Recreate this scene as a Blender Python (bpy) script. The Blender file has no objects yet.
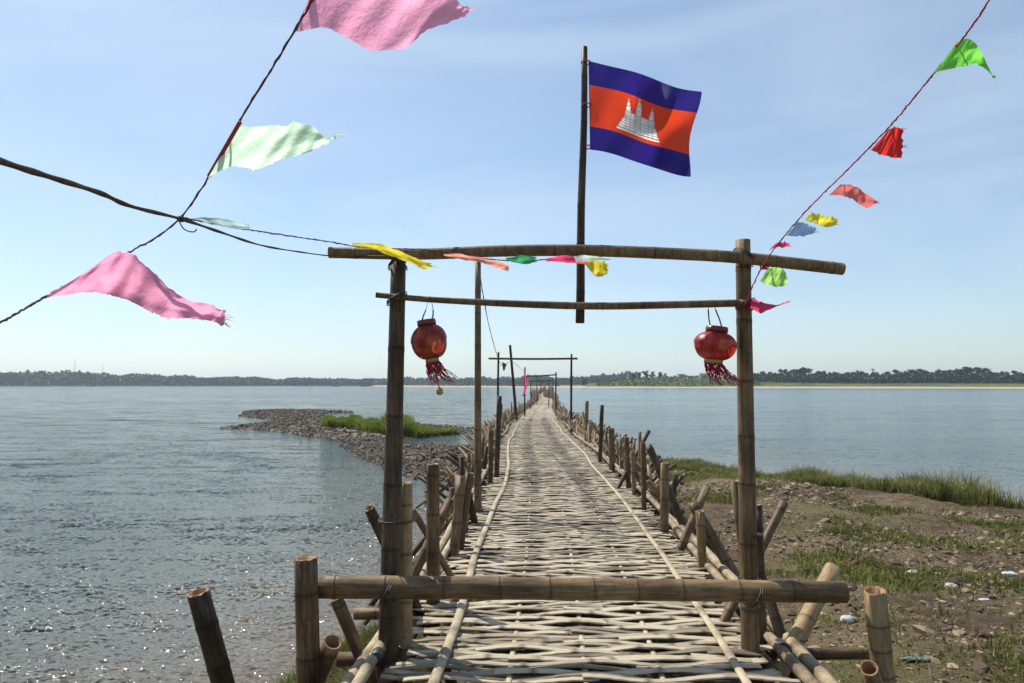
import bpy, math, random
import numpy as np
from mathutils import Vector, Matrix
R = math.radians
random.seed(7); RNG = np.random.default_rng(11)
scene = bpy.context.scene
COL = scene.collection

# ------------------------------------------------------------------ camera
EYE, FPX = 2.9, 740.0
PITCH = math.atan(42.5/FPX)
cam_d = bpy.data.cameras.new('camera'); cam = bpy.data.objects.new('camera', cam_d); COL.objects.link(cam)
cam_d.sensor_width = 36.0; cam_d.lens = FPX/1024*36; cam_d.clip_start = 0.05; cam_d.clip_end = 20000
cam.location = (0, 0, EYE); cam.rotation_euler = (math.pi/2+PITCH, 0, 0)
scene.camera = cam
# ------------------------------------------------------------------ world and sun
SUN_EL, SUN_AZ = R(54), R(-46)          # azimuth measured from +Y towards +X
w = bpy.data.worlds.new('World'); scene.world = w; w.use_nodes = True
nt = w.node_tree; nt.nodes.clear()
out = nt.nodes.new('ShaderNodeOutputWorld'); bg = nt.nodes.new('ShaderNodeBackground')
sky = nt.nodes.new('ShaderNodeTexSky'); sky.sky_type = 'NISHITA'; sky.sun_disc = False
sky.sun_elevation = SUN_EL; sky.sun_rotation = SUN_AZ % (2*math.pi)
sky.air_density = 1.0; sky.dust_density = 0.6; sky.ozone_density = 1.5; sky.altitude = 0
bg.inputs['Strength'].default_value = 0.092
tc = nt.nodes.new('ShaderNodeTexCoord'); mp = nt.nodes.new('ShaderNodeMapping')
mp.inputs['Scale'].default_value = (1.2, 1.6, 5.0); mp.inputs['Rotation'].default_value = (0.15, 0.3, 0.4)
nz = nt.nodes.new('ShaderNodeTexNoise'); nz.inputs['Scale'].default_value = 1.3; nz.inputs['Detail'].default_value = 6
nz.inputs['Roughness'].default_value = 0.55; nz.inputs['Distortion'].default_value = 0.6
rp = nt.nodes.new('ShaderNodeValToRGB'); rp.color_ramp.elements[0].position = 0.42; rp.color_ramp.elements[1].position = 0.8
rp.color_ramp.elements[0].color = (.20, .20, .20, 1); rp.color_ramp.elements[1].color = (0.60, 0.60, 0.60, 1)
mx = nt.nodes.new('ShaderNodeMix'); mx.data_type = 'RGBA'; mx.inputs[7].default_value = (5.8, 6.8, 7.7, 1)
L = nt.links.new
L(tc.outputs['Generated'], mp.inputs['Vector']); L(mp.outputs[0], nz.inputs['Vector']); L(nz.outputs[0], rp.inputs[0])
tint = nt.nodes.new('ShaderNodeMix'); tint.data_type = 'RGBA'; tint.blend_type = 'MULTIPLY'; tint.inputs[0].default_value = 1; tint.inputs[7].default_value = (.90, .985, 1.03, 1)
L(rp.outputs[0], mx.inputs[0]); L(sky.outputs[0], tint.inputs[6]); L(tint.outputs[2], mx.inputs[6])
L(mx.outputs[2], bg.inputs['Color']); L(bg.outputs[0], out.inputs['Surface'])
sun_d = bpy.data.lights.new('sun', 'SUN'); sun = bpy.data.objects.new('sun', sun_d); COL.objects.link(sun)
sun_d.energy = 4.3; sun_d.angle = R(0.53); sun_d.color = (1.0, 0.93, 0.82)
sdir = Vector((math.sin(SUN_AZ)*math.cos(SUN_EL), math.cos(SUN_AZ)*math.cos(SUN_EL), math.sin(SUN_EL)))
sun.rotation_euler = sdir.to_track_quat('Z', 'Y').to_euler(); sun.location = (-30, 30, 60)
scene.view_settings.view_transform = 'Standard'; scene.view_settings.look = 'None'
scene.view_settings.exposure = 0.55; scene.view_settings.gamma = 1; scene.view_settings.use_curve_mapping = False
scene.render.resolution_x = 1024; scene.render.resolution_y = 683
scene.render.engine = 'CYCLES'
scene.cycles.volume_bounces = 0; scene.cycles.max_bounces = 6; scene.cycles.diffuse_bounces = 2
scene.cycles.glossy_bounces = 3; scene.cycles.transmission_bounces = 4

def P(x, y, d):
    """photo pixel at forward distance d -> metric world point"""
    h = (x-512)/FPX; v = -(y-341.5)/FPX
    Y = math.cos(PITCH)-v*math.sin(PITCH); Z = math.sin(PITCH)+v*math.cos(PITCH)
    return Vector((h*d/Y, d, EYE+Z*d/Y))
def G(x, y, z=0.0):
    a = P(x, y, 1.0); t = (z-EYE)/(a.z-EYE)
    return Vector((a.x*t, t, z))

# ------------------------------------------------------------------ object helpers
def tag(o, label=None, cat=None, group=None, kind=None):
    if label: o['label'] = label
    if cat: o['category'] = cat
    if group: o['group'] = group
    if kind: o['kind'] = kind
    return o
def thing(name, label, cat, loc=(0, 0, 0), group=None):
    o = bpy.data.objects.new(name, None); COL.objects.link(o); o.location = loc; o.empty_display_size = .1
    return tag(o, label, cat, group)
def obj(name, verts, faces, mat, parent=None, smooth=True, attrs=None, local=False):
    me = bpy.data.meshes.new(name)
    v = np.asarray(verts, dtype=np.float32).reshape(-1, 3)
    if parent is not None and not local:
        v = v-np.array(parent_world(parent), dtype=np.float32)
    if isinstance(faces, np.ndarray):
        n, k = faces.shape
        me.vertices.add(len(v)); me.vertices.foreach_set('co', v.ravel())
        me.loops.add(n*k); me.loops.foreach_set('vertex_index', faces.astype(np.int32).ravel())
        me.polygons.add(n); me.polygons.foreach_set('loop_start', np.arange(0, n*k, k, dtype=np.int32))
        me.polygons.foreach_set('loop_total', np.full(n, k, dtype=np.int32))
        me.update(calc_edges=True)
    else:
        me.from_pydata([tuple(a) for a in v.tolist()], [], faces)
    me.polygons.foreach_set('use_smooth', np.full(len(me.polygons), smooth))
    if attrs:
        for k_, a in attrs.items():
            at = me.attributes.new(k_, 'FLOAT', 'POINT'); at.data.foreach_set('value', np.asarray(a, dtype=np.float32))
    me.validate(); me.update()
    if mat is not None: me.materials.append(mat)
    o = bpy.data.objects.new(name, me); COL.objects.link(o)
    if parent is not None: o.parent = parent
    return o
def parent_world(p):
    t = Vector((0, 0, 0))
    while p is not None:
        t = t+p.location; p = p.parent
    return t

def hash2(ix, iy, s=0):
    n = (ix.astype(np.int64)*374761393+iy.astype(np.int64)*668265263+s*974634777) & 0x7fffffff
    n = ((n ^ (n >> 13))*1274126177) & 0x7fffffff
    return ((n ^ (n >> 16)) & 0xffffff)/float(0xffffff)
def vnoise(x, y, s=0):
    x = np.asarray(x, dtype=float); y = np.asarray(y, dtype=float)
    ix = np.floor(x).astype(np.int64); iy = np.floor(y).astype(np.int64); fx = x-ix; fy = y-iy
    fx = fx*fx*(3-2*fx); fy = fy*fy*(3-2*fy)
    a = hash2(ix, iy, s); b = hash2(ix+1, iy, s); c = hash2(ix, iy+1, s); d = hash2(ix+1, iy+1, s)
    return (a*(1-fx)+b*fx)*(1-fy)+(c*(1-fx)+d*fx)*fy
def fbm(x, y, s=0, o=4):
    r = 0; a = .5; t = 0
    for i in range(o):
        r = r+a*vnoise(np.asarray(x)*2**i, np.asarray(y)*2**i, s+i); t += a; a *= .5
    return r/t

# ------------------------------------------------------------------ materials
def mat(name):
    m = bpy.data.materials.new(name); m.use_nodes = True
    return m, m.node_tree, m.node_tree.nodes['Principled BSDF']
def nd(t, typ, **kw):
    n = t.nodes.new(typ)
    for k, v in kw.items():
        if k.startswith('i_'): n.inputs[k[2:].replace('_', ' ')].default_value = v
        else: setattr(n, k, v)
    return n
def ramp(t, fac, stops, interp='LINEAR'):
    r = t.nodes.new('ShaderNodeValToRGB'); e = r.color_ramp.elements; r.color_ramp.interpolation = interp
    while len(e) > 1: e.remove(e[-1])
    e[0].position = stops[0][0]; e[0].color = tuple(stops[0][1])+(1,)
    for p, c in stops[1:]:
        q = e.new(p); q.color = tuple(c)+(1,)
    t.links.new(fac, r.inputs[0]); return r.outputs[0]
def mixc(t, fac, a, b, mode='MIX'):
    m = t.nodes.new('ShaderNodeMix'); m.data_type = 'RGBA'; m.blend_type = mode
    for i, v in ((0, fac), (6, a), (7, b)):
        if hasattr(v, 'is_output') or isinstance(v, bpy.types.NodeSocket): t.links.new(v, m.inputs[i])
        else: m.inputs[i].default_value = v if i == 0 else tuple(v)+(1,)
    return m.outputs[2]
def noise(t, vec, scale, detail=4, rough=.55, dist=0):
    n = nd(t, 'ShaderNodeTexNoise'); n.inputs['Scale'].default_value = scale; n.inputs['Detail'].default_value = detail
    n.inputs['Roughness'].default_value = rough; n.inputs['Distortion'].default_value = dist
    if vec is not None: t.links.new(vec, n.inputs['Vector'])
    return n.outputs[0]
def mapped(t, coord='Object', scale=(1, 1, 1), rot=(0, 0, 0), offset=None):
    c = t.nodes.new('ShaderNodeTexCoord'); m = t.nodes.new('ShaderNodeMapping')
    m.inputs['Scale'].default_value = scale; m.inputs['Rotation'].default_value = rot
    t.links.new(c.outputs[coord], m.inputs['Vector'])
    if offset is not None: t.links.new(offset, m.inputs['Location'])
    return m.outputs[0]
def bump(t, b, h, strength=.4, dist=.01):
    n = t.nodes.new('ShaderNodeBump'); n.inputs['Strength'].default_value = strength; n.inputs['Distance'].default_value = dist
    t.links.new(h, n.inputs['Height']); t.links.new(n.outputs[0], b.inputs['Normal']); return n
def mth(t, op, a, b=0.0, c=0.0):
    n = t.nodes.new('ShaderNodeMath'); n.operation = op
    for i, v in enumerate((a, b, c)):
        if isinstance(v, bpy.types.NodeSocket): t.links.new(v, n.inputs[i])
        else: n.inputs[i].default_value = v
    return n.outputs[0]
def attr(t, name):
    a = t.nodes.new('ShaderNodeAttribute'); a.attribute_name = name; return a.outputs['Fac']

def bamboo(name, dark, mid, light, cutc=(.34, .19, .08), rough=.42, rnd=True):
    m, t, b = mat(name)
    oi = t.nodes.new('ShaderNodeObjectInfo')
    sc = t.nodes.new('ShaderNodeVectorMath'); sc.operation = 'SCALE'; sc.inputs[0].default_value = (37, 17, 53)
    t.links.new(oi.outputs['Random'], sc.inputs['Scale'])
    v1 = mapped(t, scale=(1, 1, .09), offset=sc.outputs[0]); v2 = mapped(t, scale=(1, 1, .6), offset=sc.outputs[0])
    streak = noise(t, v1, 55, 5, .65); blot = noise(t, v2, 5, 5, .6)
    f = mth(t, 'ADD', mth(t, 'MULTIPLY', streak, .55), mth(t, 'MULTIPLY', blot, .58))
    if rnd: f = mth(t, 'ADD', f, mth(t, 'MULTIPLY', mth(t, 'SUBTRACT', oi.outputs['Random'], .5), .22))
    else: f = mth(t, 'ADD', f, mth(t, 'MULTIPLY', mth(t, 'SUBTRACT', attr(t, 'rnd'), .5), .25))
    c = ramp(t, f, [(.36, dark), (.53, mid), (.72, light)])
    spots = ramp(t, noise(t, v2, 38, 3, .6), [(.34, (1, 1, 1)), (.42, (0, 0, 0))])
    c = mixc(t, mth(t, 'MULTIPLY', spots, .45), c, dark)
    c = mixc(t, mth(t, 'MULTIPLY', attr(t, 'node'), .75), c, tuple(x*.45 for x in dark))
    c = mixc(t, attr(t, 'cut'), c, mixc(t, blot, cutc, (.12, .06, .03)))
    t.links.new(c, b.inputs['Base Color'])
    b.inputs['Specular IOR Level'].default_value = .3
    r2 = mth(t, 'ADD', mth(t, 'MULTIPLY', blot, .5), rough-.08); t.links.new(r2, b.inputs['Roughness'])
    bump(t, b, streak, .35, .004)
    return m
M = {}
M['bamboo'] = bamboo('weathered_bamboo', (.034, .019, .008), (.108, .065, .029), (.24, .165, .085))
M['bamboo_dark'] = bamboo('dark_bamboo', (.016, .010, .005), (.050, .031, .016), (.13, .084, .045))
M['bamboo_pale'] = bamboo('pale_bamboo', (.14, .115, .075), (.30, .255, .175), (.46, .41, .30))
M['bamboo_tan'] = bamboo('tan_bamboo', (.065, .040, .016), (.185, .120, .055), (.35, .25, .13))
M['bamboo_stuff'] = bamboo('bridge_stake_bamboo', (.035, .020, .009), (.115, .070, .034), (.26, .18, .10), rnd=False)

# ------------------------------------------------------------------ pole builder
def pole_mesh(p0, p1, r0, r1, sides=14, gap=.3, bend=0.0, hollow=(True, True), seed=0, wob=.0, nodes=True, ragged=0.0, mid=None):
    """tapered culm with raised nodes and hollow sawn ends; returns local verts (z along axis), faces, attrs, matrix"""
    rn = random.Random(seed); p0 = Vector(p0); p1 = Vector(p1); Ln = (p1-p0).length
    zs = [(0, 1, 0)]
    z = gap*rn.uniform(.25, .9)
    g = gap
    while z < Ln-.05:
        if nodes:
            e = max(r0, r1)*.16
            zs += [(z-3*e, 1, 0), (z-e, 1.035, .15), (z-.35*e, 1.06, .35), (z+.1*e, .995, 1), (z+.5*e, 1.035, .6), (z+2.2*e, 1, 0)]
        else: zs.append((z, 1, 0))
        z += g*rn.uniform(.82, 1.18)
    zs.append((Ln, 1, 0))
    zs = [a for i, a in enumerate(zs) if i == 0 or i == len(zs)-1 or (0.01 < a[0] < Ln-.01)]
    V = []; F = []; node = []; cut = []
    ph = rn.uniform(0, 6.28)
    ovs = [rn.uniform(.97, 1.03) for _ in range(sides)]
    def ctr(z):
        t = z/Ln
        bx = bend*4*t*(1-t); by = 0
        if wob: bx += wob*math.sin(t*7+ph); by += wob*math.sin(t*9+ph*2)
        return bx, by
    def ring(z, r, n, c, jag=0):
        i0 = len(V); cx, cy = ctr(min(max(z, 0), Ln))
        for k in range(sides):
            a = 2*math.pi*k/sides
            V.append((cx+r*ovs[k]*math.cos(a), cy+r*ovs[k]*math.sin(a), z+(rn.uniform(-jag, jag) if jag else 0))); node.append(n); cut.append(c)
        return i0
    def bridge(a, b):
        for k in range(sides):
            j = (k+1) % sides; F.append((a+k, a+j, b+j, b+k))
    rings = []
    for (z, s, n) in zs:
        r = r0+(r1-r0)*z/Ln
        jag = ragged if (ragged and z == Ln) else 0
        rings.append(ring(z, r*s, n, 0, jag))
    for a, b in zip(rings, rings[1:]): bridge(a, b)
    for end, hol in ((0, hollow[0]), (1, hollow[1])):
        z = 0 if end == 0 else Ln; r = r0 if end == 0 else r1; s = 1 if end == 0 else -1
        ra = ring(z+s*.000, r*.97, 0, 1, ragged*.6 if end else 0)
        if hol:
            rb = ring(z, r*.80, 0, 1); rc = ring(z+s*max(.05, r*1.6), r*.74, 0, 1)
        else: rb = rc = None
        if end == 0:
            bridge(ra, rings[0])
            if hol: bridge(rb, ra); bridge(rc, rb); F.append(tuple(rc+k for k in reversed(range(sides))))
            else: F.append(tuple(ra+k for k in reversed(range(sides))))
        else:
            bridge(rings[-1], ra)
            if hol: bridge(ra, rb); bridge(rb, rc); F.append(tuple(rc+k for k in range(sides)))
            else: F.append(tuple(ra+k for k in range(sides)))
    d = (p1-p0).normalized()
    q = d.to_track_quat('Z', 'Y'); mtx = Matrix.Translation(p0) @ q.to_matrix().to_4x4()
    return V, F, node, cut, mtx
SEED = [0]
def pole(name, p0, p1, r0, r1=None, m='bamboo', parent=None, **kw):
    SEED[0] += 1
    r1 = r0 if r1 is None else r1
    kw.setdefault('seed', SEED[0]*13)
    V, F, n, c, mtx = pole_mesh(p0, p1, r0, r1, **kw)
    o = obj(name, V, F, M[m], None, True, {'node': n, 'cut': c})
    o.matrix_world = mtx
    if parent is not None:
        o.parent = parent
        pw = parent_world(parent)
        o.location = mtx.to_translation()-pw
    return o
def many_poles(name, specs, m, parent=None, sides=6):
    V = []; F = []; N = []; Cc = []; Rn = []; base = 0
    for (p0, p1, r) in specs:
        SEED[0] += 1
        v, f, n, c, mtx = pole_mesh(p0, p1, r, r*.92, sides=sides, nodes=False, gap=9, hollow=(False, False), seed=SEED[0])
        a = np.array(v) @ np.array(mtx.to_3x3()).T+np.array(mtx.to_translation())
        V.append(a); F += [tuple(i+base for i in q) for q in f]; N += n; Cc += c; Rn += [random.random()]*len(v); base += len(v)
    return obj(name, np.concatenate(V), F, M[m], parent, True, {'node': N, 'cut': Cc, 'rnd': Rn})

def tube(path, rad, sides=8, closed=False):
    pts = [Vector(p) for p in path]; n = len(pts); V = []; F = []
    rr = rad if hasattr(rad, '__len__') else [rad]*n
    up = Vector((0.13, 0.21, 0.97)).normalized()
    for i, p in enumerate(pts):
        if closed: d = pts[(i+1) % n]-pts[i-1]
        else: d = pts[min(i+1, n-1)]-pts[max(i-1, 0)]
        d.normalize(); u = up if abs(d.dot(up)) < .95 else Vector((1, 0, 0))
        a = d.cross(u).normalized(); b = d.cross(a)
        for k in range(sides):
            t = 2*math.pi*k/sides; V.append(p+(a*math.cos(t)+b*math.sin(t))*rr[i])
    for i in range(n if closed else n-1):
        j = (i+1) % n
        for k in range(sides):
            l = (k+1) % sides; F.append((i*sides+k, j*sides+k, j*sides+l, i*sides+l))
    if not closed:
        F.append(tuple(range(sides))); F.append(tuple(reversed(range((n-1)*sides, n*sides))))
    return [tuple(v) for v in V], F
def merge(parts):
    V = []; F = []; b = 0
    for v, f in parts:
        V += [tuple(a) for a in v]; F += [tuple(i+b for i in q) for q in f]; b += len(v)
    return V, F
def catmull(pts, n=10):
    pts = [Vector(p) for p in pts]; o = []
    q = [pts[0]*2-pts[1]]+pts+[pts[-1]*2-pts[-2]]
    for i in range(1, len(q)-2):
        for k in range(n):
            t = k/n
            o.append(.5*((2*q[i])+(q[i+1]-q[i-1])*t+(2*q[i-1]-5*q[i]+4*q[i+1]-q[i+2])*t*t+(3*q[i]-q[i-1]-3*q[i+1]+q[i+2])*t**3))
    o.append(pts[-1]); return o

def simple(name, col, rough=.6, trans=0.0, metal=0, spec=.5, nscale=None, var=.25, bstr=0):
    m, t, b = mat(name)
    b.inputs['Roughness'].default_value = rough; b.inputs['Metallic'].default_value = metal
    b.inputs['Specular IOR Level'].default_value = spec
    if nscale:
        n = noise(t, mapped(t), nscale, 4, .6)
        c = ramp(t, n, [(.3, tuple(x*(1-var) for x in col)), (.7, tuple(min(1, x*(1+var)) for x in col))])
        t.links.new(c, b.inputs['Base Color'])
        if bstr: bump(t, b, n, bstr, .02)
    else: b.inputs['Base Color'].default_value = tuple(col)+(1,); c = None
    if trans:
        tr = t.nodes.new('ShaderNodeBsdfTranslucent'); ms = t.nodes.new('ShaderNodeMixShader'); ms.inputs[0].default_value = trans
        if c is not None: t.links.new(c, tr.inputs[0])
        else: tr.inputs[0].default_value = tuple(col)+(1,)
        o = t.nodes['Material Output']
        t.links.new(b.outputs[0], ms.inputs[1]); t.links.new(tr.outputs[0], ms.inputs[2]); t.links.new(ms.outputs[0], o.inputs[0])
    return m
M['wire'] = simple('rusty_tie_wire', (.03, .025, .02), .6)
M['strap'] = simple('black_rubber_strap', (.018, .018, .02), .5)

# ------------------------------------------------------------------ bridge path
KY = np.array([-3, 2.5, 3.96, 5.5, 7, 9, 11, 14.4, 21, 27, 33, 74, 118, 160, 230, 400.])
KX = np.array([.18, .33, .39, .475, .55, .62, .69, .75, .79, .93, 1.12, 2.75, 5.6, 5.2, 11.5, 19.])
def cx(y):
    y = np.asarray(y, dtype=float)
    # smooth the table by averaging neighbouring samples
    s = 0
    for k, wt in ((-.12, .25), (0, .5), (.12, .25)): s = s+wt*np.interp(y*(1+k), KY, KX)
    wig = np.clip((y-25)/60, 0, 1)*.22*(vnoise(y/9., y*0, 5)-.5)*2
    return s+wig
DZ = 1.3
def dz(y):
    y = np.asarray(y, dtype=float)
    return DZ+np.interp(y, [18, 30, 45, 75, 130, 250], [0, -.12, -.4, -.85, -1.0, -.9])+np.clip((y-6)/30, 0, 1)*.10*(vnoise(y/6.5, y*0+3, 9)-.5)*2+np.clip((y-60)/150, 0, 1)*.25*(vnoise(y/40, y*0+3, 4)-.3)

# ------------------------------------------------------------------ ground
def poly_sd(X, Y, poly):
    """signed distance, positive inside"""
    P_ = np.array(poly, dtype=float); Q = np.roll(P_, -1, axis=0)
    d = np.full(X.shape, 1e9); ins = np.zeros(X.shape, bool)
    for (ax, ay), (bx, by) in zip(P_, Q):
        ex, ey = bx-ax, by-ay; t = np.clip(((X-ax)*ex+(Y-ay)*ey)/(ex*ex+ey*ey+1e-9), 0, 1)
        d = np.minimum(d, np.hypot(X-ax-t*ex, Y-ay-t*ey))
        c = ((ay > Y) != (by > Y)) & (X < (bx-ax)*(Y-ay)/((by-ay) if by != ay else 1e-9)+ax)
        ins ^= c
    return np.where(ins, d, -d)
BANK = [(-1.9, -14), (-2.5, 2), (-2.45, 6.2), (-1.6, 8.0), (-.6, 11), (.5, 15.5), (1.9, 21.5), (3.3, 26.5), (5.2, 26.2), (7.2, 23), (9.3, 19.8),
        (11.4, 17.6), (12.4, 16.2), (16, 15.8), (24, 14), (34, 10), (40, -14)]
def bank_h(X, Y):
    Xw = X+(fbm(X*.5, Y*.5, 2, 3)-.5)*1.0; Yw = Y+(fbm(X*.5+9, Y*.5, 3, 3)-.5)*1.0
    s = poly_sd(Xw, Yw, BANK)
    h = np.where(s > 0, .62*(1-np.exp(-s*.42)), s*.3)
    ss = np.clip(s/2, 0, 1)
    h = h+ss*((fbm(X*.28, Y*.28, 31, 3)-.5)*.34+(fbm(X*1.3, Y*1.3, 6, 3)-.5)*.13+(fbm(X*5, Y*5, 8, 3)-.5)*.07)
    h = h+np.clip(s, 0, .3)*.1*(fbm(X*9, Y*9, 12, 2)-.5)
    return np.maximum(h, -1.6), s
S1 = [(222, 428), (250, 424), (275, 421), (262, 418.5), (240, 416), (248, 411), (280, 409.5), (350, 411.5), (350, 413), (312, 414), (332, 418), (380, 421), (470, 428),
      (480, 433), (430, 437), (385, 440), (345, 441), (300, 435), (262, 430)]
S2 = [(346, 441), (385, 445), (420, 446), (470, 446), (492, 450), (500, 470), (478, 492), (455, 480), (425, 478), (400, 468), (372, 459), (352, 450)]
SP1 = [tuple(G(*p)[:2]) for p in S1]; SP2 = [tuple(G(*p)[:2]) for p in S2]
def spit_h(X, Y):
    s = np.maximum(poly_sd(X, Y, SP1), poly_sd(X, Y, SP2))+(fbm(X*.6, Y*.6, 21, 3)-.5)*.9
    h = np.where(s > 0, .11*(1-np.exp(-s*.5)), s*.2)
    h = h+np.clip(s/1.5, 0, 1)*(fbm(X*1.1, Y*1.1, 24, 3)-.5)*.2
    return np.maximum(h, -1.6), s
def grid(x0, x1, y0, y1, st, hf):
    xs = np.arange(x0, x1+st*.5, st); ys = np.arange(y0, y1+st*.5, st)
    X, Y = np.meshgrid(xs, ys); H = hf(X, Y)
    n, m_ = X.shape
    V = np.stack([X, Y, H], -1).reshape(-1, 3)
    i = np.arange(n*m_).reshape(n, m_)
    F = np.stack([i[:-1, :-1], i[:-1, 1:], i[1:, 1:], i[1:, :-1]], -1).reshape(-1, 4)
    return V, F
def dirt_mat():
    m, t, b = mat('trampled_river_dirt')
    v = mapped(t)
    n1 = noise(t, v, .7, 5, .6); n2 = noise(t, v, 6, 6, .65); n3 = noise(t, v, 45, 4, .7)
    f = mth(t, 'ADD', mth(t, 'MULTIPLY', n1, .6), mth(t, 'MULTIPLY', n2, .45))
    c = ramp(t, f, [(.36, (.038, .026, .014)), (.50, (.112, .078, .043)), (.64, (.225, .168, .10))])
    c = mixc(t, mth(t, 'MULTIPLY', ramp(t, n3, [(.35, (1, 1, 1)), (.5, (0, 0, 0))]), .5), c, (.06, .045, .032))
    g = mth(t, 'ADD', mth(t, 'MULTIPLY', noise(t, v, .55, 3, .5), .6), mth(t, 'MULTIPLY', noise(t, v, 9, 4, .7), .42))
    c = mixc(t, ramp(t, g, [(.53, (0, 0, 0)), (.60, (.75, .75, .75))]), c, (.13, .125, .045))
    # damp band at the waterline
    sx = t.nodes.new('ShaderNodeSeparateXYZ'); t.links.new(v, sx.inputs[0])
    wet = ramp(t, sx.outputs[2], [(.02, (1, 1, 1)), (.16, (0, 0, 0))])
    c = mixc(t, mth(t, 'MULTIPLY', wet, .6), c, (.06, .045, .03))
    t.links.new(c, b.inputs['Base Color']); b.inputs['Roughness'].default_value = .9; b.inputs['Specular IOR Level'].default_value = .2
    bump(t, b, mth(t, 'ADD', n2, mth(t, 'MULTIPLY', n3, .5)), 1.0, .09)
    return m
M['dirt'] = dirt_mat()
V, F = grid(-7, 40, -12, 30, .13, lambda X, Y: bank_h(X, Y)[0])
tag(obj('ground', V, F, M['dirt']), kind='structure')
V, F = grid(-34, 3, 15, 96, .4, lambda X, Y: spit_h(X, Y)[0])
M['mud'] = simple('dark_river_mud', (.12, .10, .07), .8, nscale=3, var=.4, bstr=.5)
tag(obj('rocky_spit_ground', V, F, M['mud']), kind='structure')
tag(obj('riverbed', [(-3400, -3400, -1.7), (3400, -3400, -1.7), (3400, 3400, -1.7), (-3400, 3400, -1.7)], [(0, 1, 2, 3)], M['mud']), kind='structure')

# ------------------------------------------------------------------ water
def water_mat():
    m, t, b = mat('rippled_river_water')
    c0 = t.nodes.new('ShaderNodeTexCoord')
    def mp_(sc, rz):
        q = t.nodes.new('ShaderNodeMapping'); q.inputs['Rotation'].default_value = (0, 0, R(rz)); q.inputs['Scale'].default_value = sc
        t.links.new(c0.outputs['Object'], q.inputs['Vector']); return q.outputs[0]
    def ncol(vec, sc, det, dist):
        q = nd(t, 'ShaderNodeTexNoise'); q.inputs['Scale'].default_value = sc; q.inputs['Detail'].default_value = det; q.inputs['Roughness'].default_value = .6
        q.inputs['Distortion'].default_value = dist; t.links.new(vec, q.inputs['Vector'])
        u = nd(t, 'ShaderNodeVectorMath', operation='SUBTRACT'); t.links.new(q.outputs['Color'], u.inputs[0]); u.inputs[1].default_value = (.5, .5, .5); return u.outputs[0]
    def vop(op, p, q):
        u = nd(t, 'ShaderNodeVectorMath', operation=op); t.links.new(p, u.inputs[0])
        if isinstance(q, bpy.types.NodeSocket): t.links.new(q, u.inputs['Scale' if op == 'SCALE' else 1])
        elif op == 'SCALE': u.inputs['Scale'].default_value = q
        else: u.inputs[1].default_value = q
        return u.outputs[0]
    v = vop('ADD', vop('MULTIPLY', ncol(mp_((.30, 1, 1), -13), .95, 3, .5), (.24, .72, 0)), vop('MULTIPLY', ncol(mp_((.5, 1, 1), -22), 4.2, 3, .4), (.42, .70, 0)))
    v = vop('ADD', v, vop('MULTIPLY', ncol(mp_((.75, 1, 1), 8), 17, 3, .3), (1.5, 1.55, 0)))
    # calmer water on the right of the bridge and in the lee of the bank
    sx = t.nodes.new('ShaderNodeSeparateXYZ'); t.links.new(c0.outputs['Object'], sx.inputs[0])
    mr = t.nodes.new('ShaderNodeMapRange'); t.links.new(sx.outputs[0], mr.inputs[0])
    mr.inputs[1].default_value = -7; mr.inputs[2].default_value = 6; mr.inputs[3].default_value = 1.6; mr.inputs[4].default_value = .80
    gust = nd(t, 'ShaderNodeMapRange'); t.links.new(noise(t, mp_((.012, .05, 1), 6), 1.0, 4, .6), gust.inputs[0])
    gust.inputs[1].default_value = .3; gust.inputs[2].default_value = .7; gust.inputs[3].default_value = .6; gust.inputs[4].default_value = 1.35
    v = vop('SCALE', v, mth(t, 'MULTIPLY', mth(t, 'MULTIPLY', mr.outputs[0], gust.outputs[0]), mth(t, 'SUBTRACT', 1.0, mth(t, 'MULTIPLY', attr(t, 'shallow'), .45))))
    dt = nd(t, 'ShaderNodeVectorMath', operation='DOT_PRODUCT'); t.links.new(v, dt.inputs[0]); t.links.new(v, dt.inputs[1])
    tail = nd(t, 'ShaderNodeMapRange'); t.links.new(sx.outputs[0], tail.inputs[0])
    tail.inputs[1].default_value = -7; tail.inputs[2].default_value = 3; tail.inputs[3].default_value = 65; tail.inputs[4].default_value = 8
    v = vop('SCALE', v, mth(t, 'ADD', 1.0, mth(t, 'MULTIPLY', dt.outputs['Value'], tail.outputs[0])))
    nrm = vop('NORMALIZE', vop('ADD', v, (0, 0, 1)), (0, 0, 0)); t.links.new(nrm, b.inputs['Normal'])
    n = noise(t, mp_((.02, .07, 1), 10), 1.0, 3, .5)
    c = ramp(t, n, [(.35, (.050, .074, .070)), (.65, (.075, .102, .096))])
    sh = attr(t, 'shallow')
    c = mixc(t, sh, c, (.12, .082, .045))
    t.links.new(c, b.inputs['Base Color'])
    cd = t.nodes.new('ShaderNodeVectorMath'); cd.operation = 'LENGTH'; t.links.new(c0.outputs['Object'], cd.inputs[0])
    rr = t.nodes.new('ShaderNodeMapRange'); t.links.new(cd.outputs['Value'], rr.inputs[0])   # waves too small to see far off
    rr.inputs[1].default_value = 6; rr.inputs[2].default_value = 160; rr.inputs[3].default_value = .085; rr.inputs[4].default_value = .15
    t.links.new(rr.outputs[0], b.inputs['Roughness']); b.inputs['IOR'].default_value = 1.33
    return m
M['water'] = water_mat()
xs = np.unique(np.concatenate([-np.geomspace(8, 3300, 14), np.arange(-8, 14.1, .6), np.geomspace(14.5, 3300, 14)]))
ys = np.unique(np.concatenate([-np.geomspace(14, 3300, 6), np.arange(-13, 30.1, .6), np.geomspace(31, 3300, 18)]))
X, Y = np.meshgrid(xs, ys); _, s = bank_h(X, Y)
shal = np.exp(-np.clip(-s, 0, 99)/3.6)*.95
n, m_ = X.shape; i = np.arange(n*m_).reshape(n, m_)
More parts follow.
